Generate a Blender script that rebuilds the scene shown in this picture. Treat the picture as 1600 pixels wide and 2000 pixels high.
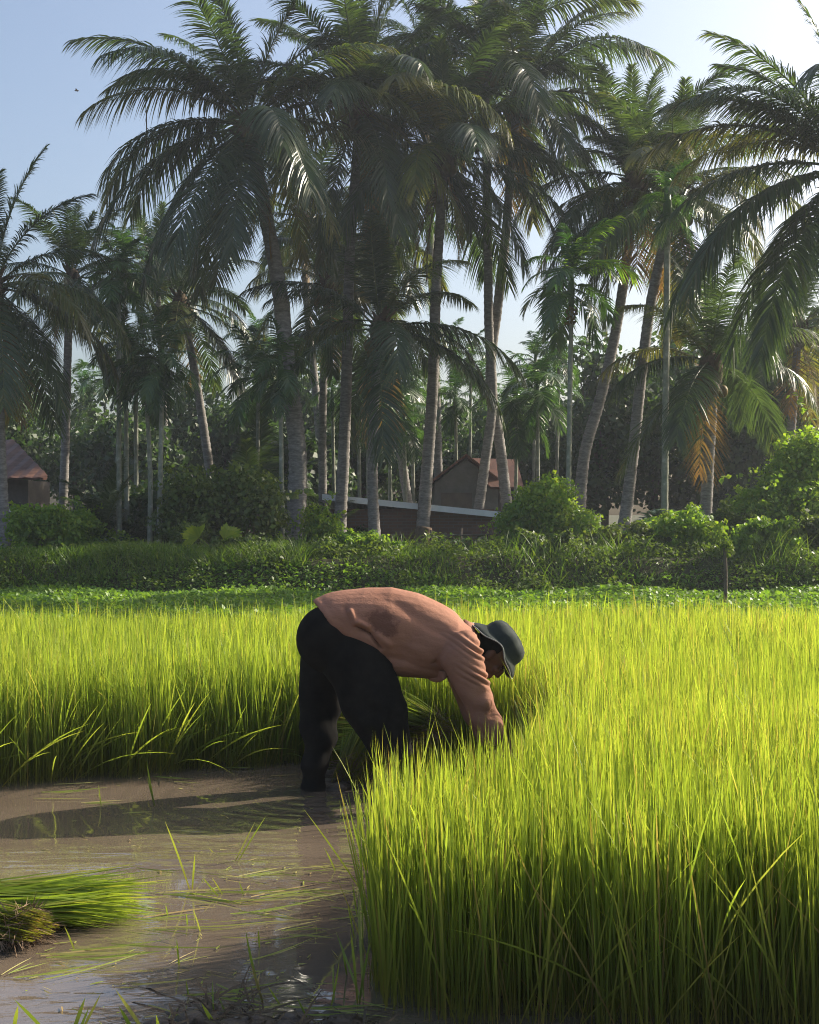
import bpy, bmesh, math, random
import numpy as np
from mathutils import Vector, Matrix
R = math.radians
for o in list(bpy.data.objects): bpy.data.objects.remove(o)
C = bpy.context.scene.collection

# ------------------------------------------------------------------ camera, sky, sun, exposure
CAM_H, FPX, HZ = 1.32, 2400.0, 1005.0
cam_d = bpy.data.cameras.new('camera'); cam = bpy.data.objects.new('camera', cam_d); C.objects.link(cam)
cam.location = (0, 0, CAM_H); cam.rotation_euler = (R(90), 0, 0)
cam_d.sensor_fit = 'VERTICAL'; cam_d.sensor_height = 24; cam_d.sensor_width = 19.2; cam_d.lens = 24*FPX/2000
cam_d.shift_y = 0.0025; cam_d.clip_end = 5000; cam_d.clip_start = 0.05
bpy.context.scene.camera = cam
SUN = Vector((0.89, 0.455, math.tan(R(30.5)))).normalized()
world = bpy.data.worlds.new('World'); bpy.context.scene.world = world; world.use_nodes = True
wn = world.node_tree; bg = wn.nodes['Background']
sky = wn.nodes.new('ShaderNodeTexSky'); sky.sky_type = 'NISHITA'; sky.sun_disc = False
sky.sun_elevation = R(30.5); sky.sun_rotation = math.atan2(SUN.x, SUN.y)
sky.air_density = 1.0; sky.dust_density = 4.5; sky.ozone_density = 1.6
wn.links.new(sky.outputs[0], bg.inputs[0]); bg.inputs[1].default_value = 0.115
sun_d = bpy.data.lights.new('sun', 'SUN'); sun = bpy.data.objects.new('sun', sun_d); C.objects.link(sun)
sun_d.energy = 5.0; sun_d.angle = R(0.5); sun_d.color = (1.0, 0.90, 0.74)
sun.rotation_euler = SUN.to_track_quat('Z', 'Y').to_euler()
vs = bpy.context.scene.view_settings
vs.view_transform = 'Standard'; vs.look = 'None'; vs.gamma = 1; vs.exposure = 0.9
cy = bpy.context.scene.cycles
cy.max_bounces = 8; cy.diffuse_bounces = 3; cy.glossy_bounces = 3; cy.transmission_bounces = 4; cy.volume_bounces = 0
cy.transparent_max_bounces = 8; cy.use_denoising = True; cy.filter_width = 1.05; cy.denoising_prefilter = 'NONE'; cy.denoising_input_passes = 'RGB_ALBEDO_NORMAL'; cy.sample_clamp_direct = 5; cy.sample_clamp_indirect = 2; cy.caustics_reflective = False; cy.caustics_refractive = False

# ------------------------------------------------------------------ helpers
rng = np.random.default_rng(7)
random.seed(7)
def P(px, py, d): return Vector(((px-800)/FPX*d, d, CAM_H-(py-HZ)/FPX*d))
def norm(v): return v/np.maximum(np.linalg.norm(v, axis=-1, keepdims=True), 1e-9)

def mesh_np(name, V, faces, mat=None, attrs=None, smooth=True):
    """V (n,3); faces: list of int arrays (m,k)"""
    me = bpy.data.meshes.new(name)
    V = np.ascontiguousarray(V, dtype=np.float32)
    me.vertices.add(len(V)); me.vertices.foreach_set('co', V.ravel())
    loops = np.concatenate([f.ravel() for f in faces]).astype(np.int32)
    tot = np.concatenate([np.full(len(f), f.shape[1]) for f in faces]).astype(np.int32)
    st = np.concatenate([[0], np.cumsum(tot)[:-1]]).astype(np.int32)
    me.loops.add(len(loops)); me.loops.foreach_set('vertex_index', loops)
    me.polygons.add(len(tot)); me.polygons.foreach_set('loop_start', st)
    me.polygons.foreach_set('loop_total', tot)
    me.polygons.foreach_set('use_smooth', np.full(len(tot), smooth))
    for k, a in (attrs or {}).items():
        at = me.attributes.new(k, 'FLOAT', 'POINT'); at.data.foreach_set('value', np.ascontiguousarray(a, dtype=np.float32))
    me.update(calc_edges=True)
    if mat: me.materials.append(mat)
    return me

class MB:
    """collects pieces for ONE mesh"""
    def __init__(s): s.V = []; s.F = {}; s.A = {'rnd': [], 't': []}; s.n = 0
    def add(s, V, faces, rnd=0.5, t=0.0):
        V = np.asarray(V, float); n = len(V); s.V.append(V)
        for f in faces:
            f = np.asarray(f)
            if len(f): s.F.setdefault(f.shape[1], []).append(f+s.n)
        s.A['rnd'].append(np.broadcast_to(rnd, (n,)).astype(float)); s.A['t'].append(np.broadcast_to(t, (n,)).astype(float))
        s.n += n; return s
    def mesh(s, name, mat, smooth=True):
        return mesh_np(name, np.concatenate(s.V), [np.concatenate(f) for f in s.F.values()], mat,
                       {k: np.concatenate(a) for k, a in s.A.items()}, smooth)

def link(name, me, parent=None, loc=None):
    o = bpy.data.objects.new(name, me); C.objects.link(o)
    if parent: o.parent = parent
    if loc is not None: o.location = loc
    return o
def tag(o, label, cat, group=None, kind=None):
    o['label'] = label; o['category'] = cat
    if group: o['group'] = group
    if kind: o['kind'] = kind
    return o
def thing(name, label, cat, loc=(0, 0, 0), rz=0, group=None):
    o = bpy.data.objects.new(name, None); C.objects.link(o); o.empty_display_size = 0.2
    o.location = loc; o.rotation_euler = (0, 0, rz)
    return tag(o, label, cat, group)

def blades(base, d, L, W, side, bend, nseg=4, prof=None, fold=0.0):
    """tapered strips; returns V, faces, per-vertex t, per-vertex blade index"""
    N = len(base); t = np.linspace(0, 1, nseg+1)
    if prof is None: prof = lambda t: np.interp(t, [0, .3, .7, 1], [.55, 1, .8, 0])
    L = np.broadcast_to(L, (N,))[:, None, None]; W = np.broadcast_to(W, (N,))[:, None, None]
    c = base[:, None, :] + d[:, None, :]*L*t[None, :, None] + bend[:, None, :]*L*(t**2)[None, :, None]
    w = (prof(t)*0.5)[None, :, None]*W*side[:, None, :]
    Lf = (c-w)[:, :-1]; Rt = (c+w)[:, :-1]; tip = c[:, -1:]
    V = np.concatenate([Lf, Rt, tip], axis=1)          # N, 2*nseg+1
    k = 2*nseg+1; off = (np.arange(N)*k)[:, None]
    q = [[i, i+nseg, i+1+nseg, i+1] for i in range(nseg-1)]
    Q = (off[:, :, None]+np.array(q)[None]).reshape(-1, 4) if q else np.zeros((0, 4), int)
    T = off+np.array([[nseg-1, 2*nseg-1, 2*nseg]])
    tt = np.tile(np.concatenate([t[:-1], t[:-1], [1]]), N); idx = np.repeat(np.arange(N), k)
    return V.reshape(-1, 3), [Q, T], tt, idx

def tube(pts, rad, ns=8, caps=True, flat=None, close_smooth=False):
    """tube along pts with radii (scalar or (ra,rb)); flat = preferred 'b' axis"""
    pts = [Vector(p) for p in pts]; V = []; n = len(pts)
    ref = Vector(flat) if flat is not None else None
    for i, p in enumerate(pts):
        T = (pts[min(i+1, n-1)]-pts[max(i-1, 0)]).normalized()
        if ref is None:
            ref = Vector((0, 1, 0)) if abs(T.y) < 0.8 else Vector((1, 0, 0))
        B = (ref-T*ref.dot(T)).normalized(); A = B.cross(T)
        ra, rb = rad[i] if isinstance(rad[i], (tuple, list)) else (rad[i], rad[i])
        for j in range(ns):
            a = 2*math.pi*j/ns
            V.append(p+A*math.cos(a)*ra+B*math.sin(a)*rb)
    Q = []
    for i in range(n-1):
        for j in range(ns):
            a, b = i*ns+j, i*ns+(j+1) % ns
            Q.append((a, b, b+ns, a+ns))
    T3 = []
    if caps:
        V.append(pts[0]); V.append(pts[-1]); c0, c1 = n*ns, n*ns+1
        for j in range(ns):
            T3.append((c0, (j+1) % ns, j)); T3.append((c1, (n-1)*ns+j, (n-1)*ns+(j+1) % ns))
    return np.array([tuple(v) for v in V]), [np.array(Q)]+([np.array(T3)] if T3 else [])

def boxm(x0, x1, y0, y1, z0, z1):
    V = np.array([(x, y, z) for x in (x0, x1) for y in (y0, y1) for z in (z0, z1)], float)
    return V, [np.array([(0, 1, 3, 2), (4, 6, 7, 5), (0, 4, 5, 1), (2, 3, 7, 6), (0, 2, 6, 4), (1, 5, 7, 3)])]
def ell(c, r, U=(0, 0, 1), F=(1, 0, 0), ns=16, nr=10):
    U = Vector(U).normalized(); F = Vector(F).normalized(); S = U.cross(F)
    V = []; Q = []; T = []
    for i in range(1, nr):
        th = math.pi*i/nr
        for j in range(ns):
            a = 2*math.pi*j/ns
            V.append(Vector(c)+F*r[0]*math.sin(th)*math.cos(a)+S*r[1]*math.sin(th)*math.sin(a)+U*r[2]*math.cos(th))
    for i in range(nr-2):
        for j in range(ns):
            a, b = i*ns+j, i*ns+(j+1) % ns; Q.append((a, a+ns, b+ns, b))
    V.append(Vector(c)+U*r[2]); V.append(Vector(c)-U*r[2]); t0 = (nr-1)*ns; t1 = t0+1
    for j in range(ns):
        T.append((t0, j, (j+1) % ns)); T.append((t1, (nr-2)*ns+(j+1) % ns, (nr-2)*ns+j))
    return np.array([tuple(v) for v in V]), [np.array(Q), np.array(T)]

# ------------------------------------------------------------------ materials
def newmat(name):
    m = bpy.data.materials.new(name); m.use_nodes = True
    nt = m.node_tree; return m, nt, nt.nodes['Principled BSDF'], nt.nodes['Material Output']
def noise(nt, scale, detail=4, rough=0.6, vec=None, mapscale=None, obj=True):
    tc = nt.nodes.new('ShaderNodeTexCoord'); n = nt.nodes.new('ShaderNodeTexNoise')
    n.inputs['Scale'].default_value = scale; n.inputs['Detail'].default_value = detail; n.inputs['Roughness'].default_value = rough
    src = tc.outputs['Object']
    if mapscale:
        mp = nt.nodes.new('ShaderNodeMapping'); mp.inputs['Scale'].default_value = mapscale
        nt.links.new(src, mp.inputs[0]); src = mp.outputs[0]
    nt.links.new(src, n.inputs['Vector']); return n
def ramp(nt, src, stops):
    r = nt.nodes.new('ShaderNodeValToRGB'); e = r.color_ramp.elements
    while len(e) < len(stops): e.new(0.5)
    for i, (p, c) in enumerate(stops):
        e[i].position = p; e[i].color = (*c, 1) if len(c) == 3 else c
    nt.links.new(src, r.inputs[0]); return r
def leafmat(name, stops, trans=0.4, tboost=(1.6, 1.7, 0.9), rough=0.45, spec=0.4, tstops=None):
    """stops by per-leaf random; tstops = multiply by colour along the blade"""
    m, nt, b, out = newmat(name)
    at = nt.nodes.new('ShaderNodeAttribute'); at.attribute_name = 'rnd'
    oi = nt.nodes.new('ShaderNodeObjectInfo')
    ad = nt.nodes.new('ShaderNodeMath'); ad.operation = 'MULTIPLY_ADD'
    nt.links.new(oi.outputs['Random'], ad.inputs[0]); ad.inputs[1].default_value = 0.25; nt.links.new(at.outputs['Fac'], ad.inputs[2])
    sb = nt.nodes.new('ShaderNodeMath'); sb.operation = 'SUBTRACT'; sb.inputs[1].default_value = 0.12; nt.links.new(ad.outputs[0], sb.inputs[0])
    r = ramp(nt, sb.outputs[0], stops); col = r.outputs[0]
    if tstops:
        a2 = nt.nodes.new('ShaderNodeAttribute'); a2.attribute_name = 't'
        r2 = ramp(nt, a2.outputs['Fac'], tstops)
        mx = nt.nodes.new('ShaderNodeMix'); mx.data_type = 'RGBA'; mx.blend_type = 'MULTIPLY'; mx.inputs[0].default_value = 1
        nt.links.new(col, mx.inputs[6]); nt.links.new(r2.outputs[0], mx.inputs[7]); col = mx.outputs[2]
    nt.links.new(col, b.inputs['Base Color'])
    b.inputs['Roughness'].default_value = rough; b.inputs['Specular IOR Level'].default_value = spec
    tr = nt.nodes.new('ShaderNodeBsdfTranslucent')
    m2 = nt.nodes.new('ShaderNodeMix'); m2.data_type = 'RGBA'; m2.blend_type = 'MULTIPLY'; m2.inputs[0].default_value = 1
    nt.links.new(col, m2.inputs[6]); m2.inputs[7].default_value = (*tboost, 1); nt.links.new(m2.outputs[2], tr.inputs[0])
    ms = nt.nodes.new('ShaderNodeMixShader'); ms.inputs[0].default_value = trans
    nt.links.new(b.outputs[0], ms.inputs[1]); nt.links.new(tr.outputs[0], ms.inputs[2]); nt.links.new(ms.outputs[0], out.inputs[0])
    return m
def bumped(name, stops, scale, bump=0.3, rough=0.8, spec=0.2, mapscale=None, detail=6, dist=0.02, extra=None):
    m, nt, b, out = newmat(name)
    n = noise(nt, scale, detail, 0.65, mapscale=mapscale); r = ramp(nt, n.outputs[0], stops)
    nt.links.new(r.outputs[0], b.inputs['Base Color'])
    bp = nt.nodes.new('ShaderNodeBump'); bp.inputs['Strength'].default_value = bump; bp.inputs['Distance'].default_value = dist
    nt.links.new(n.outputs[0], bp.inputs['Height']); nt.links.new(bp.outputs[0], b.inputs['Normal'])
    b.inputs['Roughness'].default_value = rough; b.inputs['Specular IOR Level'].default_value = spec
    return m
M = {}
M['rice'] = leafmat('rice_leaf', [(0, (.18, .24, .034)), (.35, (.26, .33, .042)), (.7, (.36, .40, .055)), (.9, (.44, .42, .08)), (.97, (.40, .30, .09))],
                    trans=.49, tboost=(1.42, 1.45, .8), rough=.5, spec=.25,
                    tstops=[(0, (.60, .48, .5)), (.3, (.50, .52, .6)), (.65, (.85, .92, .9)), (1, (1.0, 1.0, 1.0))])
M['straw'] = leafmat('rice_straw', [(0, (.16, .24, .03)), (.5, (.28, .33, .06)), (.8, (.42, .38, .14)), (1, (.38, .25, .12))], trans=.4, tboost=(1.3, 1.3, .7))
M['palm'] = leafmat('palm_leaf', [(0, (.026, .050, .020)), (.5, (.042, .074, .026)), (.85, (.068, .10, .028)), (1, (.10, .10, .03))],
                    trans=.34, tboost=(2.3, 2.3, .8), rough=.34, spec=.5)
M['palm_old'] = leafmat('palm_leaf_old', [(0, (.10, .09, .03)), (.5, (.20, .14, .045)), (1, (.26, .16, .06))], trans=.35, tboost=(1.6, 1.4, .8), rough=.6)
M['palm_yellow'] = leafmat('palm_leaf_yellowing', [(0, (.05, .085, .02)), (.5, (.09, .12, .025)), (1, (.17, .15, .03))], trans=.4, tboost=(1.9, 1.8, .7), rough=.45)
M['areca'] = leafmat('areca_leaf', [(0, (.022, .06, .018)), (.5, (.04, .09, .024)), (1, (.07, .13, .03))], trans=.3, tboost=(2.0, 2.2, .8), rough=.33, spec=.5)
M['fresh'] = leafmat('fresh_palm_leaf', [(0, (.09, .20, .025)), (.5, (.14, .27, .03)), (1, (.25, .33, .04))], trans=.5, tboost=(1.6, 1.6, .7), rough=.4)
M['yfan'] = leafmat('yellow_green_leaf', [(0, (.16, .26, .03)), (1, (.28, .33, .04))], trans=.45, tboost=(1.4, 1.4, .6), rough=.4)
M['tree_leaf'] = leafmat('tree_leaf', [(0, (.03, .055, .02)), (.5, (.045, .085, .026)), (1, (.08, .12, .035))], trans=.3, tboost=(1.8, 2, .8), rough=.5)
M['bush_leaf'] = leafmat('bush_leaf', [(0, (.055, .09, .02)), (.5, (.09, .14, .026)), (1, (.15, .19, .04))], trans=.4, tboost=(1.7, 1.7, .7), rough=.5)
M['vine_leaf'] = leafmat('vine_leaf', [(0, (.09, .18, .025)), (.5, (.16, .28, .034)), (1, (.26, .35, .045))], trans=.5, tboost=(1.7, 1.6, .6), rough=.45)
M['weed'] = leafmat('water_weed', [(0, (.07, .14, .022)), (.5, (.11, .21, .03)), (1, (.18, .29, .04))], trans=.42, tboost=(1.6, 1.6, .6), rough=.48, spec=.4)
M['grass'] = leafmat('grass_blade', [(0, (.05, .10, .016)), (.5, (.085, .16, .02)), (1, (.15, .20, .035))], trans=.45, tboost=(1.6, 1.6, .6), rough=.5)
M['trunk'] = bumped('palm_bark', [(.3, (.15, .14, .125)), (.5, (.24, .225, .21)), (.7, (.36, .34, .31))], 3.0, .7, .85, mapscale=(3, 3, 9))
M['areca_stem'] = bumped('areca_bark', [(.3, (.16, .18, .13)), (.55, (.26, .27, .21)), (.7, (.40, .40, .34))], 2.5, .3, .7, mapscale=(3, 3, 3))
M['wood'] = bumped('branch_bark', [(.3, (.06, .05, .04)), (.7, (.15, .12, .09))], 6, .5, .9)
M['palestem'] = bumped('shrub_stem', [(.3, (.16, .12, .08)), (.7, (.30, .23, .16))], 6, .4, .8)
M['husk'] = bumped('coconut_husk', [(.3, (.10, .075, .02)), (.7, (.20, .14, .03))], 8, .4, .6)
M['fibre'] = bumped('palm_fibre', [(.3, (.06, .045, .03)), (.7, (.16, .11, .07))], 14, .6, .95)
M['petiole'] = bumped('frond_stalk', [(.3, (.10, .11, .04)), (.7, (.19, .17, .07))], 8, .2, .5)
M['shaft'] = bumped('crown_shaft', [(.3, (.05, .10, .03)), (.7, (.08, .15, .05))], 8, .1, .4)
M['skin'] = bumped('skin', [(.3, (.12, .058, .036)), (.7, (.17, .085, .052))], 18, .15, .5, .35, dist=.003)
M['roots'] = bumped('muddy_roots', [(.3, (.13, .085, .055)), (.7, (.32, .22, .14))], 40, .6, .9)

nt = M['trunk'].node_tree; b = nt.nodes['Principled BSDF']; lk = b.inputs['Base Color'].links[0]; src = lk.from_socket
at = nt.nodes.new('ShaderNodeAttribute'); at.attribute_name = 't'; mx = nt.nodes.new('ShaderNodeMix'); mx.data_type = 'RGBA'; mx.blend_type = 'MULTIPLY'
nt.links.new(at.outputs['Fac'], mx.inputs[0]); nt.links.new(src, mx.inputs[6]); mx.inputs[7].default_value = (.30, .29, .28, 1); nt.links.new(mx.outputs[2], b.inputs['Base Color'])
# trousers: near-black cotton
m, nt, b, out = newmat('trouser_cloth')
n = noise(nt, 9, 5); r = ramp(nt, n.outputs[0], [(.3, (.006, .006, .006)), (.7, (.018, .0165, .015))])
nt.links.new(r.outputs[0], b.inputs['Base Color']); b.inputs['Roughness'].default_value = .95; b.inputs['Specular IOR Level'].default_value = .05
n2 = noise(nt, 7, 3, mapscale=(1, 1, .35)); bp = nt.nodes.new('ShaderNodeBump'); bp.inputs['Strength'].default_value = .6; bp.inputs['Distance'].default_value = .03
nt.links.new(n2.outputs[0], bp.inputs['Height']); nt.links.new(bp.outputs[0], b.inputs['Normal'])
M['trousers'] = m
# shirt: salmon cotton with sweat patch (own colour through an attribute)
m, nt, b, out = newmat('shirt_cloth')
n = noise(nt, 6, 5); r = ramp(nt, n.outputs[0], [(.3, (.255, .122, .08)), (.7, (.32, .16, .108))])
at = nt.nodes.new('ShaderNodeAttribute'); at.attribute_name = 'stain'
n3 = noise(nt, 34, 8, .85); ad = nt.nodes.new('ShaderNodeMath'); ad.operation = 'MULTIPLY_ADD'; nt.links.new(n3.outputs[0], ad.inputs[0]); ad.inputs[1].default_value = 1.0; nt.links.new(at.outputs['Fac'], ad.inputs[2])
rs = ramp(nt, ad.outputs[0], [(.82, (0, 0, 0)), (1.0, (1, 1, 1))])
mx = nt.nodes.new('ShaderNodeMix'); mx.data_type = 'RGBA'; nt.links.new(rs.outputs[0], mx.inputs[0]); nt.links.new(r.outputs[0], mx.inputs[6]); mx.inputs[7].default_value = (.15, .07, .048, 1)
nt.links.new(mx.outputs[2], b.inputs['Base Color']); b.inputs['Roughness'].default_value = .85; b.inputs['Specular IOR Level'].default_value = .15
w1 = noise(nt, 16, 7, .62, mapscale=(1, 1, 1.8)); bp = nt.nodes.new('ShaderNodeBump'); bp.inputs['Strength'].default_value = .55; bp.inputs['Distance'].default_value = .012
nt.links.new(w1.outputs[0], bp.inputs['Height']); nt.links.new(bp.outputs[0], b.inputs['Normal'])
M['shirt'] = m
M['hat'] = bumped('hat_cloth', [(.3, (.019, .026, .025)), (.7, (.036, .044, .041))], 30, .3, .85, .15, dist=.003)
M['piping'] = bumped('hat_edge', [(.3, (.20, .21, .20)), (.7, (.30, .30, .28))], 30, .2, .8)
M['eye'] = bumped('eye', [(.3, (.02, .015, .01)), (.7, (.03, .02, .015))], 3, 0, .2)

# muddy water
m, nt, b, out = newmat('muddy_water')
n = noise(nt, 1.6, 5, .55, mapscale=(1, 1.2, 1)); r = ramp(nt, n.outputs[0], [(.3, (.11, .084, .061)), (.7, (.155, .12, .088))])
nt.links.new(r.outputs[0], b.inputs['Base Color']); nr_ = noise(nt, 5, 6, .7, mapscale=(.6, 1.6, 1)); rr_ = ramp(nt, nr_.outputs[0], [(.5, (.02, .02, .02)), (.68, (.16, .16, .16))]); nt.links.new(rr_.outputs[0], b.inputs['Roughness']); b.inputs['IOR'].default_value = 2.4
n1 = noise(nt, 3.2, 2, .5, mapscale=(.55, 2.2, 1)); n2 = noise(nt, 11, 2, .5, mapscale=(.6, 1.9, 1))
geo = nt.nodes.new('ShaderNodeNewGeometry')
def mth(op, *ins):
    k = nt.nodes.new('ShaderNodeMath'); k.operation = op
    for i, v in enumerate(ins):
        if isinstance(v, (int, float)): k.inputs[i].default_value = v
        else: nt.links.new(v, k.inputs[i])
    return k.outputs[0]
def rings(cx, cy_, freq, reach):
    vd = nt.nodes.new('ShaderNodeVectorMath'); vd.operation = 'DISTANCE'
    nt.links.new(geo.outputs['Position'], vd.inputs[0]); vd.inputs[1].default_value = (cx, cy_, 0)
    dd = mth('ADD', vd.outputs['Value'], mth('MULTIPLY', n1.outputs[0], .12))
    s = mth('SINE', mth('MULTIPLY', dd, freq)); f = mth('MAXIMUM', mth('SUBTRACT', 1.0, mth('DIVIDE', vd.outputs['Value'], reach)), 0.0)
    return mth('MULTIPLY', s, mth('MULTIPLY', f, f))
gate = noise(nt, .8, 2, .5); gr = ramp(nt, gate.outputs[0], [(.44, (.06, .06, .06)), (.62, (1, 1, 1))])
h = mth('ADD', mth('MULTIPLY', mth('ADD', n1.outputs[0], mth('MULTIPLY', n2.outputs[0], .35)), gr.outputs[0]), mth('MULTIPLY', rings(-.44, 5.78, 62, 1.7), .16))
h = mth('ADD', h, mth('MULTIPLY', rings(-.1, 5.65, 75, 1.2), .12))
bp = nt.nodes.new('ShaderNodeBump'); bp.inputs['Strength'].default_value = .8; bp.inputs['Distance'].default_value = .016
nt.links.new(h, bp.inputs['Height']); nt.links.new(bp.outputs[0], b.inputs['Normal'])
M['water'] = m
# ground
M['ground'] = bumped('soil', [(.3, (.045, .035, .022)), (.5, (.06, .06, .028)), (.7, (.055, .075, .025))], 1.7, .6, .95, dist=.08)
M['rot'] = bumped('rotten_leaf', [(.3, (.035, .026, .018)), (.7, (.10, .075, .045))], 30, .3, .7)
M['mud'] = bumped('wet_mud', [(.3, (.05, .036, .025)), (.7, (.11, .08, .055))], 9, .7, .5, .4, dist=.03)

# ------------------------------------------------------------------ ground and water
def gz(x, y):
    x = np.asarray(x, float); y = np.asarray(y, float)
    s = np.clip((y-19.4-.25*np.sin(x*.7))/1.3, 0, 1); s = s*s*(3-2*s)
    bund = .22*np.exp(-((y-21.0)/1.1)**2)
    n = .05*np.sin(x*1.3+1)*np.sin(y*.9)+.03*np.sin(x*3.1)*np.sin(y*2.3+1)
    return -.14+s*(.52+bund+n)
xs = np.concatenate([np.linspace(-900, -20, 14), np.linspace(-18, 18, 120), np.linspace(20, 900, 14)])
ys = np.concatenate([np.linspace(-200, 15, 12), np.linspace(17, 36, 80), np.linspace(40, 1800, 16)])
X, Y = np.meshgrid(xs, ys); V = np.stack([X, Y, gz(X, Y)], -1).reshape(-1, 3)
nx, ny = len(xs), len(ys); ii = (np.arange(ny-1)[:, None]*nx+np.arange(nx-1)[None]).ravel()
g = link('ground', mesh_np('ground', V, [np.stack([ii, ii+1, ii+1+nx, ii+nx], 1)], M['ground'])); g['kind'] = 'structure'
V, F = np.array([(-40, -25, 0), (40, -25, 0), (40, 20.4, 0), (-40, 20.4, 0)], float), [np.array([(0, 1, 2, 3)])]
w = link('water', mesh_np('water', V, F, M['water'])); w['kind'] = 'structure'

# ------------------------------------------------------------------ rice nursery beds
def inpoly(x, y, poly):
    c = np.zeros(len(x), bool); n = len(poly)
    for i in range(n):
        x0, y0 = poly[i]; x1, y1 = poly[(i+1) % n]
        if y0 == y1: continue
        k = ((y0 > y) != (y1 > y)) & (x < (x1-x0)*(y-y0)/(y1-y0)+x0); c ^= k
    return c
LEFT_BED = [(-5.2, 4.3), (-2.9, 5.42), (-1.97, 5.95), (-1.3, 6.22), (-.57, 6.46), (-.15, 6.5), (-.05, 9.5), (-5.2, 9.5)]
RIGHT_BED = [(-.07, 3.88), (.12, 3.98), (.42, 4.35), (.60, 4.95), (.68, 5.5), (.66, 5.95), (.40, 6.08), (-.15, 6.5), (-.05, 9.5), (6.5, 9.5), (6.5, 2.6), (2.4, 2.95), (1.1, 3.08), (.3, 3.16), (-.06, 3.27), (-.09, 3.5)]
def rice(name, poly, dens, label, seed, hmean=.60):
    rg = np.random.default_rng(seed); p = np.array(poly); lo, hi = p.min(0), p.max(0)
    n = int(dens*(hi[0]-lo[0])*(hi[1]-lo[1]))
    x = rg.uniform(lo[0], hi[0], n); y = rg.uniform(lo[1], hi[1], n)
    k = inpoly(x+rg.normal(0, .02, n)+.025*np.sin(y*17), y+rg.normal(0, .03, n)+.04*np.sin(x*13), poly)
    vis = np.abs(x) < y*.335+.35                        # full density where the photo looks
    k &= vis | (rg.random(n) < .30)
    k &= (y < 4.6) | (rg.random(n) < (.74 if poly is RIGHT_BED else 1))
    k &= (y < 6.5) | (rg.random(n) < np.interp(y, [6.5, 9.5], [1, .62]))
    x, y = x[k], y[k]; n = len(x)
    clump = .5*np.sin(x*2.3+1.1*y)+.5*np.sin(y*3.7-x*1.3)
    hgt = hmean*(1+.045*clump+rg.normal(0, .09, n)); hgt *= np.where(rg.random(n) < .28, rg.uniform(.45, .8, n), 1)
    az = rg.uniform(0, 6.283, n); lean = np.abs(rg.normal(0, .05, n))
    d = norm(np.stack([lean*np.cos(az)-.015, lean*np.sin(az), np.ones(n)], 1))
    a2 = rg.uniform(0, 3.1416, n); side = np.stack([np.cos(a2), np.sin(a2), np.zeros(n)], 1)
    bd = np.stack([rg.normal(0, .035, n), rg.normal(0, .035, n), -np.abs(rg.normal(0, .015, n))], 1)
    hgt = np.where((x < .45) & (y < 4.7) & (poly is RIGHT_BED), hgt*.92, hgt)
    z0 = np.full(n, -.02); fork = rg.random(n) < .24; wild = (rg.random(n) < .035) & ((x > .15) | (poly is LEFT_BED))
    zf = rg.uniform(.25, .55, n)*hgt; z0 = np.where(fork, zf, z0)
    ll = rg.gamma(3, .068, n); d2 = norm(np.stack([ll*np.cos(az), ll*np.sin(az), np.ones(n)], 1)); d = np.where((fork | wild)[:, None], d2, d)
    hgt = np.where(fork, (hgt-zf)*rg.uniform(.75, 1.1, n), hgt); hgt = np.where(wild, hgt*1.08, hgt)
    bd = np.where((fork | wild)[:, None], np.stack([.35*ll*np.cos(az), .35*ll*np.sin(az), -.3*ll], 1), bd)
    base = np.stack([x, y, z0], 1)
    V, F, t, idx = blades(base, d, hgt, np.where(y < 6.5, .0042, .0060)*rg.gamma(9, .115, n), side, bd, 5,
                          prof=lambda t: np.interp(t, [0, .25, .55, .8, 1], [.5, .6, 1, .8, 0]))
    rd = np.clip(rg.beta(2.2, 2.6, n)+.10*clump, 0, .93); rd = np.where(rg.random(n) < .022, 1.0, rd)
    mb = MB().add(V, F, rd[idx], t)
    return tag(link(name, mb.mesh(name, M['rice'])), label, 'rice plants', kind="stuff"), mb
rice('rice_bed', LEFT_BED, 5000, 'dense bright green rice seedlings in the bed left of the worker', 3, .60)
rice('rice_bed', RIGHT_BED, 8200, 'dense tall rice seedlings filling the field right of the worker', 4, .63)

# seedlings leaning out of the edge of the left bed
def edge_lean():
    rg = np.random.default_rng(12); n = 620
    e = np.array(LEFT_BED[0:6]); seg = np.linalg.norm(np.diff(e, axis=0), axis=1); cs = np.concatenate([[0], np.cumsum(seg)])
    s = rg.uniform(0, cs[-1], n); x = np.interp(s, cs, e[:, 0]); y = np.interp(s, cs, e[:, 1])+rg.uniform(0, .22, n)
    lean = rg.gamma(2.0, .22, n); a = np.where(rg.random(n) < .75, rg.normal(-.35, .6, n), rg.uniform(0, 6.28, n))
    d = norm(np.stack([lean*np.cos(a), lean*np.sin(a), np.ones(n)], 1))
    side = norm(np.cross(d, np.tile([[0, 1.0, .15]], (n, 1))))
    bd = np.stack([.12*lean*np.cos(a), .1*lean*np.sin(a), -.28*lean], 1)
    V, F, t, idx = blades(np.stack([x, y, np.zeros(n)], 1), d, rg.uniform(.35, .62, n), rg.uniform(.006, .010, n), side, bd, 6,
                          prof=lambda t: np.interp(t, [0, .4, .75, 1], [.45, 1, .8, 0]))
    rd = np.clip(rg.normal(.4, .2, n), 0, 1)
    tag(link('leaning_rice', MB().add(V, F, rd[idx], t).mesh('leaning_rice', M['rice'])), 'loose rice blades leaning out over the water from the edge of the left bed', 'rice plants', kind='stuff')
edge_lean()
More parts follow.
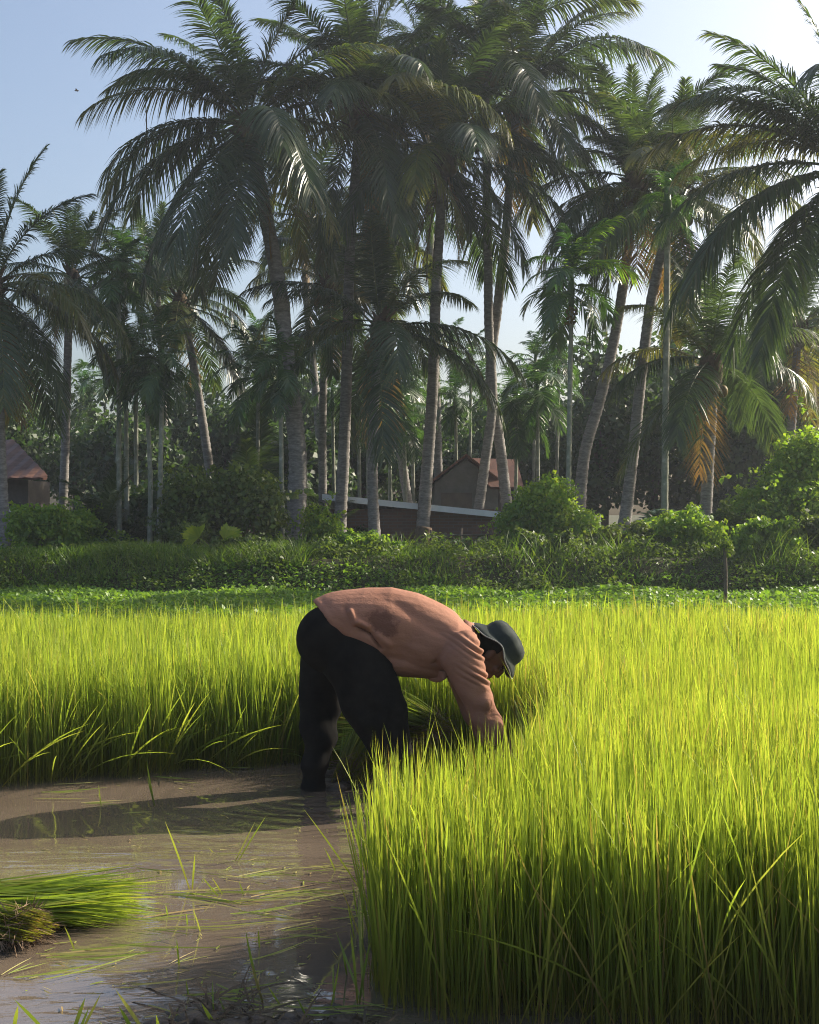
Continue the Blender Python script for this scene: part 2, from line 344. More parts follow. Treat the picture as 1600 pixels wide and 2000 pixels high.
def face_lean():
    rg = np.random.default_rng(13); n = 170
    e = np.array([(1.6, 3.0), (1.1, 3.05), (.3, 3.13), (-.06, 3.24), (-.10, 3.5), (-.08, 3.86)]); seg = np.linalg.norm(np.diff(e, axis=0), axis=1); cs = np.concatenate([[0], np.cumsum(seg)])
    s = rg.uniform(0, cs[-1], n); x = np.interp(s, cs, e[:, 0]); y = np.interp(s, cs, e[:, 1])+rg.uniform(-.03, .1, n)
    lf = x < .25; lean = rg.gamma(1.4, .22, n)*np.where(lf, .33, 1); a = rg.choice([0, 3.14], n)+rg.normal(0, .5, n)
    d = norm(np.stack([lean*np.cos(a), lean*np.sin(a)*.4-.05, np.ones(n)], 1)); side = norm(np.cross(d, np.tile([[0, 1.0, .15]], (n, 1))))
    V, F, t, idx = blades(np.stack([x, y, np.zeros(n)], 1), d, rg.uniform(.3, .66, n), rg.uniform(.003, .0065, n), side, np.stack([.1*lean*np.cos(a), 0*a, -.2*lean], 1), 6, prof=lambda t: np.interp(t, [0, .4, .75, 1], [.45, 1, .8, 0]))
    rd = np.clip(rg.normal(.6, .25, n), 0, 1)
    tag(link('leaning_rice', MB().add(V, F, rd[idx], t).mesh('leaning_rice', M['rice'])), 'bent and crossing rice blades along the near cut face of the right bed', 'rice plants', kind='stuff')
face_lean()

# ------------------------------------------------------------------ palms
def frond_mesh(name, e0, droop, L=4.3, n_l=92, leaf=.97, wleaf=.042, grav=.7, seed=0, mat='palm', petiole=.16, ragged=.1, spread=1.0, pw=1.25, rr=.035):
    rg = np.random.default_rng(seed); K = 26; t = np.linspace(0, 1, K)
    ang = R(e0)-R(droop)*t**pw; ds = L/(K-1)
    x = np.concatenate([[0], np.cumsum(np.cos(ang[:-1])*ds)]); z = np.concatenate([[0], np.cumsum(np.sin(ang[:-1])*ds)])
    yb = rg.normal(0, .12)*L*t**2*.35
    mb = MB(); pts = np.stack([x, yb, z], 1)
    V, F = tube([tuple(p) for p in pts[::2]], [(rr*(1-.85*s), rr*.8*(1-.85*s)) for s in t[::2]], 5); mb.add(V, F, .8, .2)
    s = np.repeat(np.linspace(petiole, 1, n_l), 2); sg = np.tile([1, -1], n_l); keep = rg.random(len(s)) > ragged
    s, sg = s[keep], sg[keep]; n = len(s)
    c = np.stack([np.interp(s, t, pts[:, i]) for i in range(3)], 1)
    a = np.interp(s, t, ang); T = np.stack([np.cos(a), np.zeros(n), np.sin(a)], 1); N = np.stack([-np.sin(a), np.zeros(n), np.cos(a)], 1)
    u = (s-petiole)/(1-petiole)
    fw = np.interp(u, [0, .5, 1], [.35, .65, 1.6])+rg.normal(0, .08, n)
    up = np.interp(u, [0, 1], [.25, .1])+rg.normal(0, .1, n)
    S = np.stack([np.zeros(n), sg, np.zeros(n)], 1)*spread
    d = norm(S+T*fw[:, None]+N*up[:, None])
    ll = leaf*np.interp(u, [0, .12, .4, .75, .93, 1], [.45, .85, 1, .8, .5, .35])*rg.uniform(.85, 1.1, n)
    bd = np.stack([rg.normal(0, .05, n), rg.normal(0, .05, n), -grav*rg.uniform(.75, 1.2, n)], 1)
    side = norm(T-d*(T*d).sum(1)[:, None]+N*rg.normal(0, .25, n)[:, None])
    V, F, tt, idx = blades(c, d, ll, wleaf*rg.uniform(.8, 1.2, n), side, bd, 4, prof=lambda t: np.interp(t, [0, .2, .6, 1], [.5, 1, .75, 0]))
    rd = np.clip(rg.normal(.45, .2)+rg.normal(0, .12, n)+.25*(u > .85), 0, 1); mb.add(V, F, rd[idx], tt)
    return mb.mesh(name, M[mat])
CLS = [(84, 30, .35), (70, 55, .45), (52, 75, .6), (34, 84, .75), (14, 78, .85), (-10, 66, .8), (-38, 42, .6), (-62, 22, .4)]
FR = []
for i, (e, dr, gv) in enumerate(CLS):
    FR.append([frond_mesh('frond', e+random.uniform(-4, 4), dr*random.uniform(.85, 1.15), grav=gv, seed=10*i+k, n_l=140, ragged=.04+.04*k+.02*i) for k in range(3)])
FRO = [frond_mesh('frond', -66, 18, L=3.6, grav=.5, seed=91, n_l=60, mat='palm_old', ragged=.35), frond_mesh('frond', -74, 14, L=3.2, grav=.4, seed=92, n_l=60, mat='palm_old', ragged=.45)]
FRY = [frond_mesh('frond', -30, 46, grav=.6, seed=93, mat='palm_yellow', ragged=.12), frond_mesh('frond', -5, 66, grav=.8, seed=94, mat='palm_yellow', ragged=.12),
       frond_mesh('frond', 22, 80, grav=.8, seed=95, mat='palm_yellow', ragged=.1)]
coconut_me = MB().add(*ell((0, 0, 0), (.11, .11, .14)), .5, .5).mesh('coconut', M['husk'])

def trunk_mesh(pts, r0, r1, rings=True, ns=12, mat='trunk', flare=1.7, step=.12):
    pts = [Vector(p) for p in pts]; n = len(pts); out = []; rad = []
    seg = [(pts[i+1]-pts[i]).length for i in range(n-1)]; tot = sum(seg); m_ = max(8, int(tot/step))
    for k in range(m_+1):
        s = tot*k/m_; i = 0
        while i < n-2 and s > seg[i]: s -= seg[i]; i += 1
        u = min(1, s/seg[i]); p0 = pts[max(i-1, 0)]; p1 = pts[i]; p2 = pts[i+1]; p3 = pts[min(i+2, n-1)]
        q = .5*((2*p1)+(p2-p0)*u+(2*p0-5*p1+4*p2-p3)*u*u+(3*p1-p0-3*p2+p3)*u**3)
        w_ = k/m_; h_ = tot*w_
        r = r0+(r1-r0)*w_+r0*(flare-1)*math.exp(-h_/.45)
        if rings: r *= 1+(.05 if k % 2 else -.035)+random.uniform(-.02, .02)
        out.append(q); rad.append(r)
    V, F = tube(out, rad, ns, True); return V, F

PS = 0.80
rg0 = np.random.default_rng(99)
def palm(label, crown, d, trunk, L=4.6, nf=26, r=(.20, .13), seed=0, old=2, yellow=3, spec=None, lo=0, hi=5.9, nuts=6, group='coconut palms behind the field', trunk_d=None, basez=None):
    """crown, trunk points in photo pixels at distance d"""
    rs = random.Random(seed); c = P(crown[0], crown[1], d)
    tp = [P(x, y, d) for x, y in trunk]; tp[0].z = float(gz(tp[0].x, d))-.05 if basez is None else basez
    base = tp[0].copy(); t = thing('coconut_palm', label, 'palm tree', base, group=group)
    V, F = trunk_mesh([p-base for p in tp]+[c-base], r[0]*(.86 if seed == 3 else .74), r[1]*(.8 if seed == 3 else .72), step=.085); link('trunk', MB().add(V, F, .5, np.where((np.arange(len(V))//12) % 2 == 0, 1, 0)*rg0.uniform(0, .6, len(V)//12+1)[np.arange(len(V))//12]*rg0.uniform(.5, 1, len(V))).mesh('trunk', M['trunk']), t)
    c0 = c-base
    mb = MB(); mb.add(*ell(c0+Vector((0, 0, -.15)), (r[1]*1.7, r[1]*1.7, .45)))
    rg = np.random.default_rng(seed); n = 40; a = rg.uniform(0, 6.28, n)
    dd = norm(np.stack([np.cos(a), np.sin(a), rg.uniform(.3, 1.6, n)], 1)); bs = np.array(c0)+np.stack([np.cos(a)*r[1], np.sin(a)*r[1], rg.uniform(-.5, .2, n)], 1)
    V, F, tt, ix = blades(bs, dd, rg.uniform(.3, .6, n), .10, norm(np.cross(dd, [[0, 0, 1.]])), np.tile([[0, 0, -.2]], (n, 1)), 3); mb.add(V, F)
    link('fibre_sheath', mb.mesh('fibre_sheath', M['fibre']), t)
    s = L*(PS if d < 30.8 else PS*.86)/4.3; az = rs.uniform(0, 6.28)
    nf = int(nf*.76)
    for i in range(nf):
        u = (i+.5)/nf; k = lo+(hi-lo+.999)*u; k = int(min(7, max(0, k+rs.uniform(-.5, .5)))); az += 2.39996+rs.uniform(-.3, .3)
        me = FR[k][rs.randrange(3)]
        if yellow and k in (4, 5, 6) and rs.random() < .055*yellow: me = rs.choice(FRY[:2] if k > 4 else FRY[1:])
        f = link('frond', me, t, c0+Vector((0, 0, rs.uniform(-.12, .12))))
        f.rotation_euler = (rs.uniform(-.15, .15), rs.uniform(-.1, .1), az); q = s*rs.uniform(.86, 1.1)*(0.8 if k == 0 else 1); f.scale = (q, q, q)
    for i in range(old):
        f = link('frond', rs.choice(FRO), t, c0+Vector((0, 0, -.25))); f.rotation_euler = (0, 0, rs.uniform(0, 6.28)); q = s*rs.uniform(.7, 1); f.scale = (q, q, q)
        f['label'] = 'brown dead frond hanging by the trunk'
    for (k, a, q) in (spec or []):
        me = FR[k][rs.randrange(3)] if k >= 0 else FRY[-k-1]
        f = link('frond', me, t, c0); f.rotation_euler = (0, 0, R(a)); q = s*q; f.scale = (q, q, q)
    for i in range(nuts):
        a = rs.uniform(0, 6.28); o = link('coconut', coconut_me, t, c0+Vector((math.cos(a)*.26, math.sin(a)*.26, -.45+rs.uniform(-.15, .15))))
    return t
G = 'coconut palms behind the field'
# azimuth: 0 right, 90 away, 180 left, 270 towards the camera
PA = palm('tall coconut palm with thick ringed trunk, long fronds arching left over the sky', (487, 245), 27, [(572, 1085), (582, 900), (562, 720), (545, 560), (515, 400)], 4.9, 22, (.25, .17), 3, old=1, yellow=3, nuts=10,
     spec=[(3, 180, 1.0), (2, 172, .95), (2, 195, .8), (4, 186, .95), (5, 190, 1.15), (6, 200, 1.1), (4, 170, 1.05), (2, 10, 1.05), (3, -8, 1.0), (4, 5, 1.1), (0, 200, .9), (1, 150, .9), (1, 20, 1), (6, 240, 1.1), (6, 270, 1), (5, 300, 1), (7, 250, 1), (-1, 325, .9), (7, 200, .9)])
q1 = P(286, 215, 26.9)-PA.location; V, F = tube([q1, q1+Vector((.01, 0, -.6)), q1+Vector((0, 0, -1.05))], [.012, .014, .008], 5); V2, F2 = tube([q1+Vector((.02, 0, -.4)), q1+Vector((.28, 0, -.62))], [.008, .004], 4)
link('torn_leaflet', MB().add(V, F).add(V2, F2).mesh('torn_leaflet', M['fibre']), PA)
palm('slim coconut palm with notched trunk, second tall one from the left on the bank', (702, 215), 28, [(660, 1078), (671, 900), (678, 700), (684, 480), (695, 330)], 4.7, 25, (.19, .14), 11, yellow=5,
     spec=[(1, 10, 1), (1, 160, 1), (2, 30, 1), (3, 190, .9), (6, 300, 1), (-1, 340, 1), (5, 0, 1.05), (0, 0, 1)])
palm('coconut palm with dark trunk and orange dead leaf base, directly above the dark stump', (868, 300), 28.5, [(822, 1088), (832, 950), (845, 760), (852, 560), (860, 430)], 4.6, 26, (.20, .14), 23, old=3, yellow=5, spec=[(4, 0, 1.1), (5, 350, 1.1), (6, 330, 1)])
palm('coconut palm on the left trunk of the crossing pair, crown touching the top', (945, 118), 30, [(922, 1050), (948, 900), (962, 780), (955, 640), (953, 480), (950, 300)], 4.9, 28, (.17, .13), 31, old=1, yellow=4)
palm('coconut palm on the right trunk of the crossing pair, leaning rightwards at the top', (1012, 190), 30.5, [(1000, 1040), (978, 880), (958, 740), (972, 600), (986, 480), (998, 340)], 5.0, 26, (.19, .14), 37, old=2, yellow=5, spec=[(1, 20, 1.1), (2, 10, 1.1), (4, 0, 1.15), (5, 355, 1.2), (6, 350, 1.15)])
palm('coconut palm on a leaning sunlit trunk with an orange leaf base', (1240, 355), 29.5, [(1128, 1000), (1140, 900), (1172, 780), (1202, 650), (1225, 500)], 4.3, 26, (.20, .15), 41, old=3, yellow=3, lo=0, hi=6, spec=[(0, 30, .9), (1, 20, .95), (1, 170, .95), (6, 200, 1)])
palm('coconut palm with bluish leaning trunk rooted behind the small fan palm', (1322, 400), 28, [(1212, 1072), (1235, 900), (1252, 740), (1270, 600), (1296, 480)], 4.1, 25, (.19, .15), 47, old=3, yellow=5)
palm('big coconut palm at the right edge of the picture, trunk out of view', (1655, 330), 22, [(1790, 1080), (1760, 800), (1690, 500)], 4.5, 22, (.22, .16), 53, old=0, yellow=1, spec=[(1, 175, 1), (2, 180, 1), (3, 178, 1.1), (4, 182, 1.05), (5, 186, 1.2), (6, 190, 1.15), (2, 200, 1), (5, 200, 1.2), (6, 215, 1.2), (1, 160, .9)])
palm('short coconut palm with orange dying fronds and a straight trunk, right of centre', (1388, 712), 26.5, [(1374, 1030), (1384, 900), (1390, 800)], 3.7, 22, (.18, .16), 59, old=2, yellow=2, nuts=3)
palm('coconut palm cut by the left edge of the picture beside the rusty roof', (-12, 560), 25, [(12, 1065), (2, 900), (-4, 720)], 3.9, 24, (.16, .12), 61, old=2, yellow=2, spec=[(0, 20, 1), (5, 0, 1), (6, -20, 1), (4, -5, 1.1)])
palm('coconut palm with dark trunk, second from the left, spiky crown against the sky', (142, 545), 33, [(120, 1060), (128, 860), (134, 650)], 4.0, 25, (.17, .14), 67, old=1, yellow=2)
palm('low drooping coconut palm behind the thin areca stems', (352, 590), 34, [(430, 1060), (400, 850), (372, 680)], 4.4, 25, (.18, .14), 71, old=1, yellow=3, spec=[(5, 0, 1.1), (6, -10, 1.2), (6, 340, 1.1)])
palm('dark coconut palm with a low crown between the two tallest trunks', (742, 640), 27.5, [(735, 1080), (728, 950), (732, 780)], 4.0, 23, (.17, .13), 73, old=2, yellow=1, spec=[(4, 0, 1.1), (5, -10, 1.1), (4, 180, 1)])
palm('coconut palm on the leaning pale trunk behind the metal roof', (735, 470), 33, [(812, 1040), (785, 900), (762, 740), (748, 600)], 4.6, 25, (.17, .13), 79, old=2, yellow=3)
palm('distant coconut palm crown filling the space between the tall trunks', (590, 420), 38, [(640, 1040), (620, 800), (600, 600)], 4.9, 25, (.18, .14), 83, old=1, yellow=3)
palm('distant coconut palm behind the crossing pair of trunks', (830, 130), 36, [(860, 1040), (850, 700), (838, 400)], 4.8, 25, (.18, .14), 89, old=1, yellow=3)
#palm('distant coconut palm rising behind the leaning sunlit trunk', (1170, 430), 38, [(1090, 1040), (1120, 800), (1150, 600)], 4.8, 24, (.18, .14), 97, old=2, yellow=3)
palm('distant coconut palm low at the right edge behind the climbers', (1560, 640), 33, [(1530, 1040), (1545, 850)], 4.5, 24, (.18, .14), 101, old=2, yellow=4)
palm('coconut palm with a thin dark trunk behind the notched one', (640, 560), 31, [(632, 1060), (630, 850), (634, 700)], 4.2, 22, (.15, .12), 103, old=2, yellow=2)
palm('distant coconut palm with thin pale leaves left of the big spreading one', (300, 530), 42, [(330, 1050), (320, 800), (310, 600)], 4.6, 24, (.17, .13), 107, old=0, yellow=2)

# areca palms
def areca_fr(e0, dr, seed, mat='areca', L=1.55): return frond_mesh('frond', e0, dr, L=L, n_l=32, leaf=.56, wleaf=.052, grav=.45, seed=seed, mat=mat, petiole=.12, ragged=.03, pw=1.1, rr=.018)
AF = [areca_fr(78, 50, 201), areca_fr(62, 85, 202), areca_fr(45, 100, 203), areca_fr(30, 105, 204), areca_fr(12, 95, 205), areca_fr(-15, 75, 206), areca_fr(-40, 45, 207)]
AFF = [areca_fr(75, 60, 211, 'fresh', 1.3), areca_fr(35, 80, 212, 'fresh', 1.3)]
AS = .62
def areca(label, crown, base, d, nf=13, s=1.0, seed=0, fresh=0, r=.055, bend=0, skirt=False):
    rs = random.Random(seed); b = P(base[0], base[1], d); b.z = float(gz(b.x, d))-.03; c = P(crown[0], crown[1], d)-b
    t = thing('areca_palm', label, 'palm tree', b, group='thin areca palms')
    mid = c*.5+Vector((bend, 0, 0))
    V, F = trunk_mesh([(0, 0, 0), mid, c], r, r*.8, True, 8, flare=1.25, step=.16); link('trunk', MB().add(V, F).mesh('trunk', M['areca_stem']), t)
    V, F = tube([c-Vector((0, 0, .05)), c+Vector((0, 0, .35)), c+Vector((0, 0, .8))], [r*.9, r*1.35, r*.6], 8); link('crownshaft', MB().add(V, F).mesh('crownshaft', M['shaft']), t)
    az = rs.uniform(0, 6.28); c2 = c+Vector((0, 0, .7)); nf += 3
    for i in range(nf):
        k = min(len(AF)-1, int((i+.5)/nf*len(AF))); az += 2.4+rs.uniform(-.25, .25)
        f = link('frond', AF[k], t, c2-Vector((0, 0, .04*i*.7))); f.rotation_euler = (rs.uniform(-.2, .2), rs.uniform(-.15, .15), az); q = s*AS*rs.uniform(.85, 1.12); f.scale = (q, q, q)
    for i in range(fresh):
        f = link('frond', AFF[i % 2], t, c2); f.rotation_euler = (0, 0, -.3+.5*i); f.scale = (s*.85,)*3; f['label'] = 'bright green young frond lit through by the sun'
    if skirt:
        mb = MB()
        for i in range(50):
            a = rs.uniform(0, 6.28); mb.add(*ell(c+Vector((math.cos(a)*.13*rs.random(), math.sin(a)*.13*rs.random(), rs.uniform(-.35, .0))), (.03, .03, .035), ns=6, nr=4))
        link('nut_cluster', mb.mesh('nut_cluster', M['husk']), t)
    return t
areca('areca palm with the tallest stem of the left cluster', (232, 590), (233, 1062), 26, 14, 1.0, 1)
areca('areca palm, second stem from the left in the thin cluster', (246, 735), (249, 1062), 26.6, 13, .9, 2)
areca('areca palm, third stem from the left in the thin cluster', (266, 760), (266, 1040), 27, 12, .9, 3)
areca('areca palm with a slightly curved stem, fourth in the thin cluster', (286, 770), (292, 1060), 25.5, 14, .95, 4, bend=.05)
areca('areca palm at the right end of the thin cluster, sunlit round crown', (317, 745), (310, 1062), 25, 18, 1.0, 5)
areca('areca palm crown above the left cluster against the sky', (245, 545), (222, 1050), 31, 14, 1.15, 6)
areca('areca palm standing just left of the thick ringed coconut trunk', (548, 760), (552, 1045), 26, 14, .95, 7)
areca('areca palm with one shining fresh green frond, alone in the gap of the trees', (1116, 600), (1108, 1000), 24.5, 13, 1.3, 8, fresh=3, skirt=True)
areca('tall areca palm with a greyish rope-thin stem right of the leaning trunks', (1304, 440), (1297, 1015), 25, 12, .9, 9, r=.075)
areca('small distant areca palm left of the crossing trunks, seen against the sky', (920, 735), (916, 1040), 40, 10, 1.0, 10)
areca('small distant areca palm, left one of the pair in the gap', (1046, 740), (1040, 1040), 38, 12, 1.2, 11)
areca('small distant areca palm, right one of the pair in the gap', (1092, 715), (1085, 1040), 37, 12, 1.1, 12)
areca('short areca palm below the gap with wide fronds', (1010, 830), (1005, 1040), 33, 14, 1.3, 13)
areca('short areca palm with wide fronds below the distant pair', (1050, 800), (1052, 1040), 32, 14, 1.3, 14)
areca('short areca palm with broad fronds left of the thick ringed trunk', (505, 780), (500, 1040), 30, 14, 1.3, 15)
for i, (x, y, d) in enumerate([(718, 900, 30), (760, 860, 32), (805, 850, 34), (790, 930, 31), (700, 880, 34), (890, 880, 35), (650, 870, 36)]):
    t = areca('thin areca stem among the others between the tall coconut trunks', (x, y-70), (x+4, 1040), d, 11, 1.0, 20+i)
    t['group'] = 'areca stems in the shade'
for i, (x, y, d) in enumerate([(60, 800, 46), (160, 790, 50), (205, 760, 48), (880, 700, 52), (940, 790, 48), (500, 700, 46)]):
    t = areca('faint distant areca palm beyond the garden', (x, y), (x, 1040), d, 10, 1.5, 40+i); t['group'] = 'far areca palms'

# small ground palms
def ground_palm(name, label, px, py, d, s, frs, seed, mat_list, n=9, group=None):
    rs = random.Random(seed); b = P(px, py, d); b.z = float(gz(b.x, d)); t = thing(name, label, 'palm', b, group=group)
    V, F = tube([(0, 0, -.05), (0, 0, .25*s)], [.07*s, .05*s], 7); link('stump', MB().add(V, F).mesh('stump', M['fibre']), t)
    for i in range(n):
        f = link('frond', mat_list[i % len(mat_list)], t, (0, 0, .2*s)); f.rotation_euler = (rs.uniform(-.2, .2), rs.uniform(-.2, .2), (i*2.4 if n > 3 else (0, 3.1, .5)[i])+rs.uniform(-.3, .3)); q = s*rs.uniform(.8, 1.1); f.scale = (q, q, q)
    return t
def fan_mesh(mat, seed, nl=16):
    rg = np.random.default_rng(seed); a = np.linspace(-1.25, 1.25, nl)+rg.normal(0, .03, nl)
    d = norm(np.stack([np.cos(a), .12*np.sin(3*a), np.sin(a)], 1)); ca, sa = math.cos(.75), math.sin(.75)
    d = np.stack([d[:, 0]*ca-d[:, 2]*sa, d[:, 1], d[:, 0]*sa+d[:, 2]*ca], 1); base = np.tile([[.30, 0, .30]], (nl, 1))
    side = norm(np.cross(d, np.tile([[0, 1., .1]], (nl, 1))))
    V, F, t, ix = blades(base, d, rg.uniform(.38, .5, nl), .085, side, np.tile([[0.05, 0, -.22]], (nl, 1)), 4, prof=lambda t: np.interp(t, [0, .55, .8, 1], [.15, 1, .9, 0]))
    mb = MB().add(V, F, rg.random(nl)[ix], t); V, F = tube([(0, 0, 0), (.18, 0, .2), (.30, 0, .30)], [.012, .01, .008], 5); mb.add(V, F, .3)
    return mb.mesh('frond', M[mat])
FG = [areca_fr(70, 60, 221, 'fresh', 1.5), areca_fr(50, 80, 222, 'areca', 1.5), areca_fr(35, 80, 223, 'fresh', 1.4), areca_fr(60, 70, 224, 'areca', 1.5), areca_fr(15, 70, 225, 'areca', 1.4)]
ground_palm('young_palm', 'young palm with shiny split leaves in front of the bluish leaning trunk', 1245, 1030, 24.5, .95, None, 1, FG, 12)
ground_palm('young_palm', 'stemless young coconut palm with tall upright fronds right of the rusty roof', 195, 1060, 26, .52, None, 2, [FR[0][0], FR[1][0], FR[1][1], FR[2][0], FRY[2]], 9)
ground_palm('young_palm', 'stemless young coconut palm with arching fronds near the left house wall', 120, 1060, 27, .48, None, 3, [FR[1][2], FR[2][1], FR[2][2], FR[3][0]], 9)
ground_palm('young_palm', 'young coconut palm with pale shiny fronds right of the thick ringed trunk base', 630, 1050, 28, .36, None, 4, [FR[1][0], FR[2][0], FR[3][1]], 8)
ground_palm('young_palm', 'bushy young palm with yellowish fronds left of the thick ringed trunk', 500, 1020, 30, .75, None, 5, [FRY[2], FR[1][1], FR[0][1], FR[2][2]], 12)
ground_palm('fan_palm', 'small glowing yellow-green fan palm on the grassy bank', 415, 1088, 21.3, .7, None, 6, [fan_mesh('yfan', 1), fan_mesh('yfan', 2)], 3)

# ------------------------------------------------------------------ broadleaf trees and bushes
def leaf_cloud(mb, cen, rad, n, size, rg, up=.4, inner=.45):
    cen = np.array(cen, float); rad = np.array(rad, float); w = (rad.prod(1))**(2/3); k = rg.choice(len(cen), n, p=w/w.sum())
    v = norm(rg.normal(0, 1, (n, 3))); r = rg.uniform(inner, 1.06, n)**.7*(1+.16*np.sin(5*v[:, 0]+k)*np.sin(6*v[:, 2]+2*k)+rg.normal(0, .05, n))
    p = cen[k]+v*rad[k]*r[:, None]
    nrm = norm(v*.7+rg.normal(0, .6, (n, 3))+np.array([0, 0, up])); d = norm(np.cross(nrm, rg.normal(0, 1, (n, 3)))+np.array([0, 0, -.35])); s = norm(np.cross(nrm, d))
    L = size*rg.uniform(.6, 1.3, n)[:, None]; W = L*.36
    a = p; b_ = p+d*L*.5+s*W+nrm*L*.06; c_ = p+d*L-nrm*L*.12; e = p+d*L*.5-s*W+nrm*L*.06
    V = np.stack([a, b_, c_, e], 1).reshape(-1, 3); q = (np.arange(n)*4)[:, None]+np.array([[0, 1, 2, 3]])
    rd = np.clip(.5+.22*np.sin(k*2.1)+rg.normal(0, .18, n), 0, 1); mb.add(V, [q], np.repeat(rd, 4))
def bush(name, label, x, y, d, w, h, n, size, seed, mat='bush_leaf', stems=5, cat='bush', group=None, low=.12, clumps=None, depth=None, stemmat='wood'):
    rg = np.random.default_rng(seed); b = P(x, y, d); b.z = float(gz(b.x, d)); W = w/FPX*d; H = h/FPX*d; D = depth or W*.7
    t = thing(name, label, cat, b, group=group); K = clumps or max(5, int(9*W))
    K = int(min(K, 26)*1.8); cx = rg.uniform(-.5, .5, K)*W*.82; cyy = rg.uniform(-.5, .5, K)*D*.8
    top = 1-.55*(np.abs(cx)/(W*.5))**2; cz = H*(low+rg.uniform(.05, .82, K)*top*(1-low)); rr = H*rg.uniform(.08, .20, K)+.03
    cen = np.stack([cx, cyy, cz], 1); mb = MB(); leaf_cloud(mb, cen, np.stack([rr*1.25, rr*1.2, rr], 1), n, size, rg)
    S_ = 10+int(10*W)
    for i in range(S_):
        c_ = cen[rg.integers(K)]; v = norm(np.array([rg.normal(0, .8), rg.normal(-.2, .5), rg.normal(.7, .5)])); ln = H*rg.uniform(.18, .42); m_ = 5
        pts = [c_+v*ln*(k/m_)*1.3+np.array([0, 0, -.35*ln*(k/m_)**2]) for k in range(1, m_+1)]
        leaf_cloud(mb, pts, [(size*.8, size*.8, size*.7)]*m_, 34, size*rg.uniform(.8, 1.3), rg)
    link('foliage', mb.mesh('foliage', M[mat]), t)
    ms = MB()
    for i in range(stems):
        c_ = cen[rg.integers(K)]; b0 = np.array([rg.uniform(-.15, .15)*W, rg.uniform(-.1, .1)*D, -.05]); m_ = b0*.4+c_*.6+np.array([0, 0, .1*H]); m_[2] = c_[2]*.5
        V, F = tube([tuple(b0), tuple(m_), tuple(c_)], [.025, .018, .008], 5); ms.add(V, F)
    if stems: link('stem', ms.mesh('stem', M[stemmat]), t)
    return t
def tree(label, x, y, d, w, h, n, size, seed, mat='tree_leaf', group='trees behind the palms', trunk_h=.35, name='broadleaf_tree'):
    """x,y = px of crown centre; w,h crown size px"""
    rg = np.random.default_rng(seed); c = P(x, y, d); gzz = float(gz(c.x, d)); b = Vector((c.x, d, gzz)); W = w/FPX*d; H = h/FPX*d; cz = c.z-gzz
    t = thing(name, label, 'tree', b, group=group); K = 16
    v = norm(rg.normal(0, 1, (K, 3)))*rg.uniform(.3, .85, (K, 1)); cen = v*np.array([W*.5, W*.4, H*.5])+np.array([0, 0, cz]); rr = min(W, H)*rg.uniform(.15, .26, K)
    mb = MB(); leaf_cloud(mb, cen, np.stack([rr*1.2, rr*1.1, rr], 1), n, size, rg); link('crown', mb.mesh('crown', M[mat]), t)
    ms = MB(); top = np.array([rg.normal(0, .2), 0, cz-.1*H]); V, F = trunk_mesh([(0, 0, -.1), (rg.normal(0, .1), 0, cz*.4), tuple(top)], .14, .07, False, 8, flare=1.4, step=.5); ms.add(V, F)
    for i in range(8):
        c_ = cen[i]; s = np.array([top[0]*.5, 0, max(cz-.5*H, cz*.4)])*rg.uniform(.8, 1.1); V, F = tube([tuple(s), tuple((s+c_)/2+np.array([0, 0, .15])), tuple(c_)], [.06, .04, .015], 5); ms.add(V, F)
    link('trunk', ms.mesh('trunk', M['wood']), t); return t
rsx = random.Random(5)
BT = [(-40, 830, 42, 260, 260), (40, 900, 44, 220, 200), (150, 870, 48, 260, 220), (260, 900, 40, 220, 240), (360, 850, 46, 260, 260), (460, 900, 42, 220, 200),
      (560, 830, 48, 260, 320), (640, 880, 52, 260, 300), (720, 800, 50, 260, 340), (790, 900, 54, 200, 220), (870, 900, 56, 180, 160), (950, 900, 52, 180, 160),
      (1040, 900, 50, 200, 180), (1150, 880, 44, 240, 260), (1180, 820, 40, 220, 380), (1280, 860, 42, 260, 380), (1290, 740, 46, 260, 300), (1390, 860, 42, 260, 380), (1470, 760, 40, 260, 340),
      (1560, 760, 38, 300, 380), (1640, 880, 42, 260, 360), (1480, 900, 38, 260, 260), (610, 960, 37, 170, 170), (700, 900, 40, 200, 200), (880, 940, 41, 150, 130), (250, 1000, 33, 150, 120), (1010, 850, 43, 230, 210), (800, 830, 45, 260, 260), (545, 930, 36, 150, 190)]
desc = ['dark rounded tree at the left edge behind the rusty roof', 'dark bushy tree above the rusty roof', 'hazy broad tree behind the second palm from the left', 'leafy tree behind the thin areca cluster', 'tall leafy tree behind the right end of the areca cluster',
        'leafy tree behind the large shrub', 'dark tree left of the notched trunk', 'dark tree behind the notched trunk', 'dark tree behind the low palm crown', 'thin tree above the metal roof', 'pale distant tree left of the tiled roof', 'pale distant tree above the tiled roof',
        'dark tree right of the tiled roof', 'dark tree behind the vine-covered bush', 'deep green tree filling the gap below the sunlit leaning trunk', 'large dark tree behind the bluish leaning trunk', 'dark tree top above the rope-thin areca stem', 'large dark tree behind the short orange-fronded palm',
        'dark tree right of the short palm', 'tall dark tree near the right edge', 'dark tree cut by the right edge', 'low dark tree behind the climbers on the right', 'small leafy tree right behind the thick ringed trunk', 'leafy tree filling the gap right of the notched trunk', 'small leafy tree left of the grey gabled house', 'small leafy tree low behind the areca stems', 'dark tree rising behind the tiled roof', 'dark tree between the dark-trunked palm and the metal roof', 'dark small tree left of the thick ringed trunk', 'dark tree mostly beyond the right edge']
for i, (x, y, d, w_, h_) in enumerate(BT): tree(desc[i], x, y, d, w_, h_, 4200, .24, 300+i)

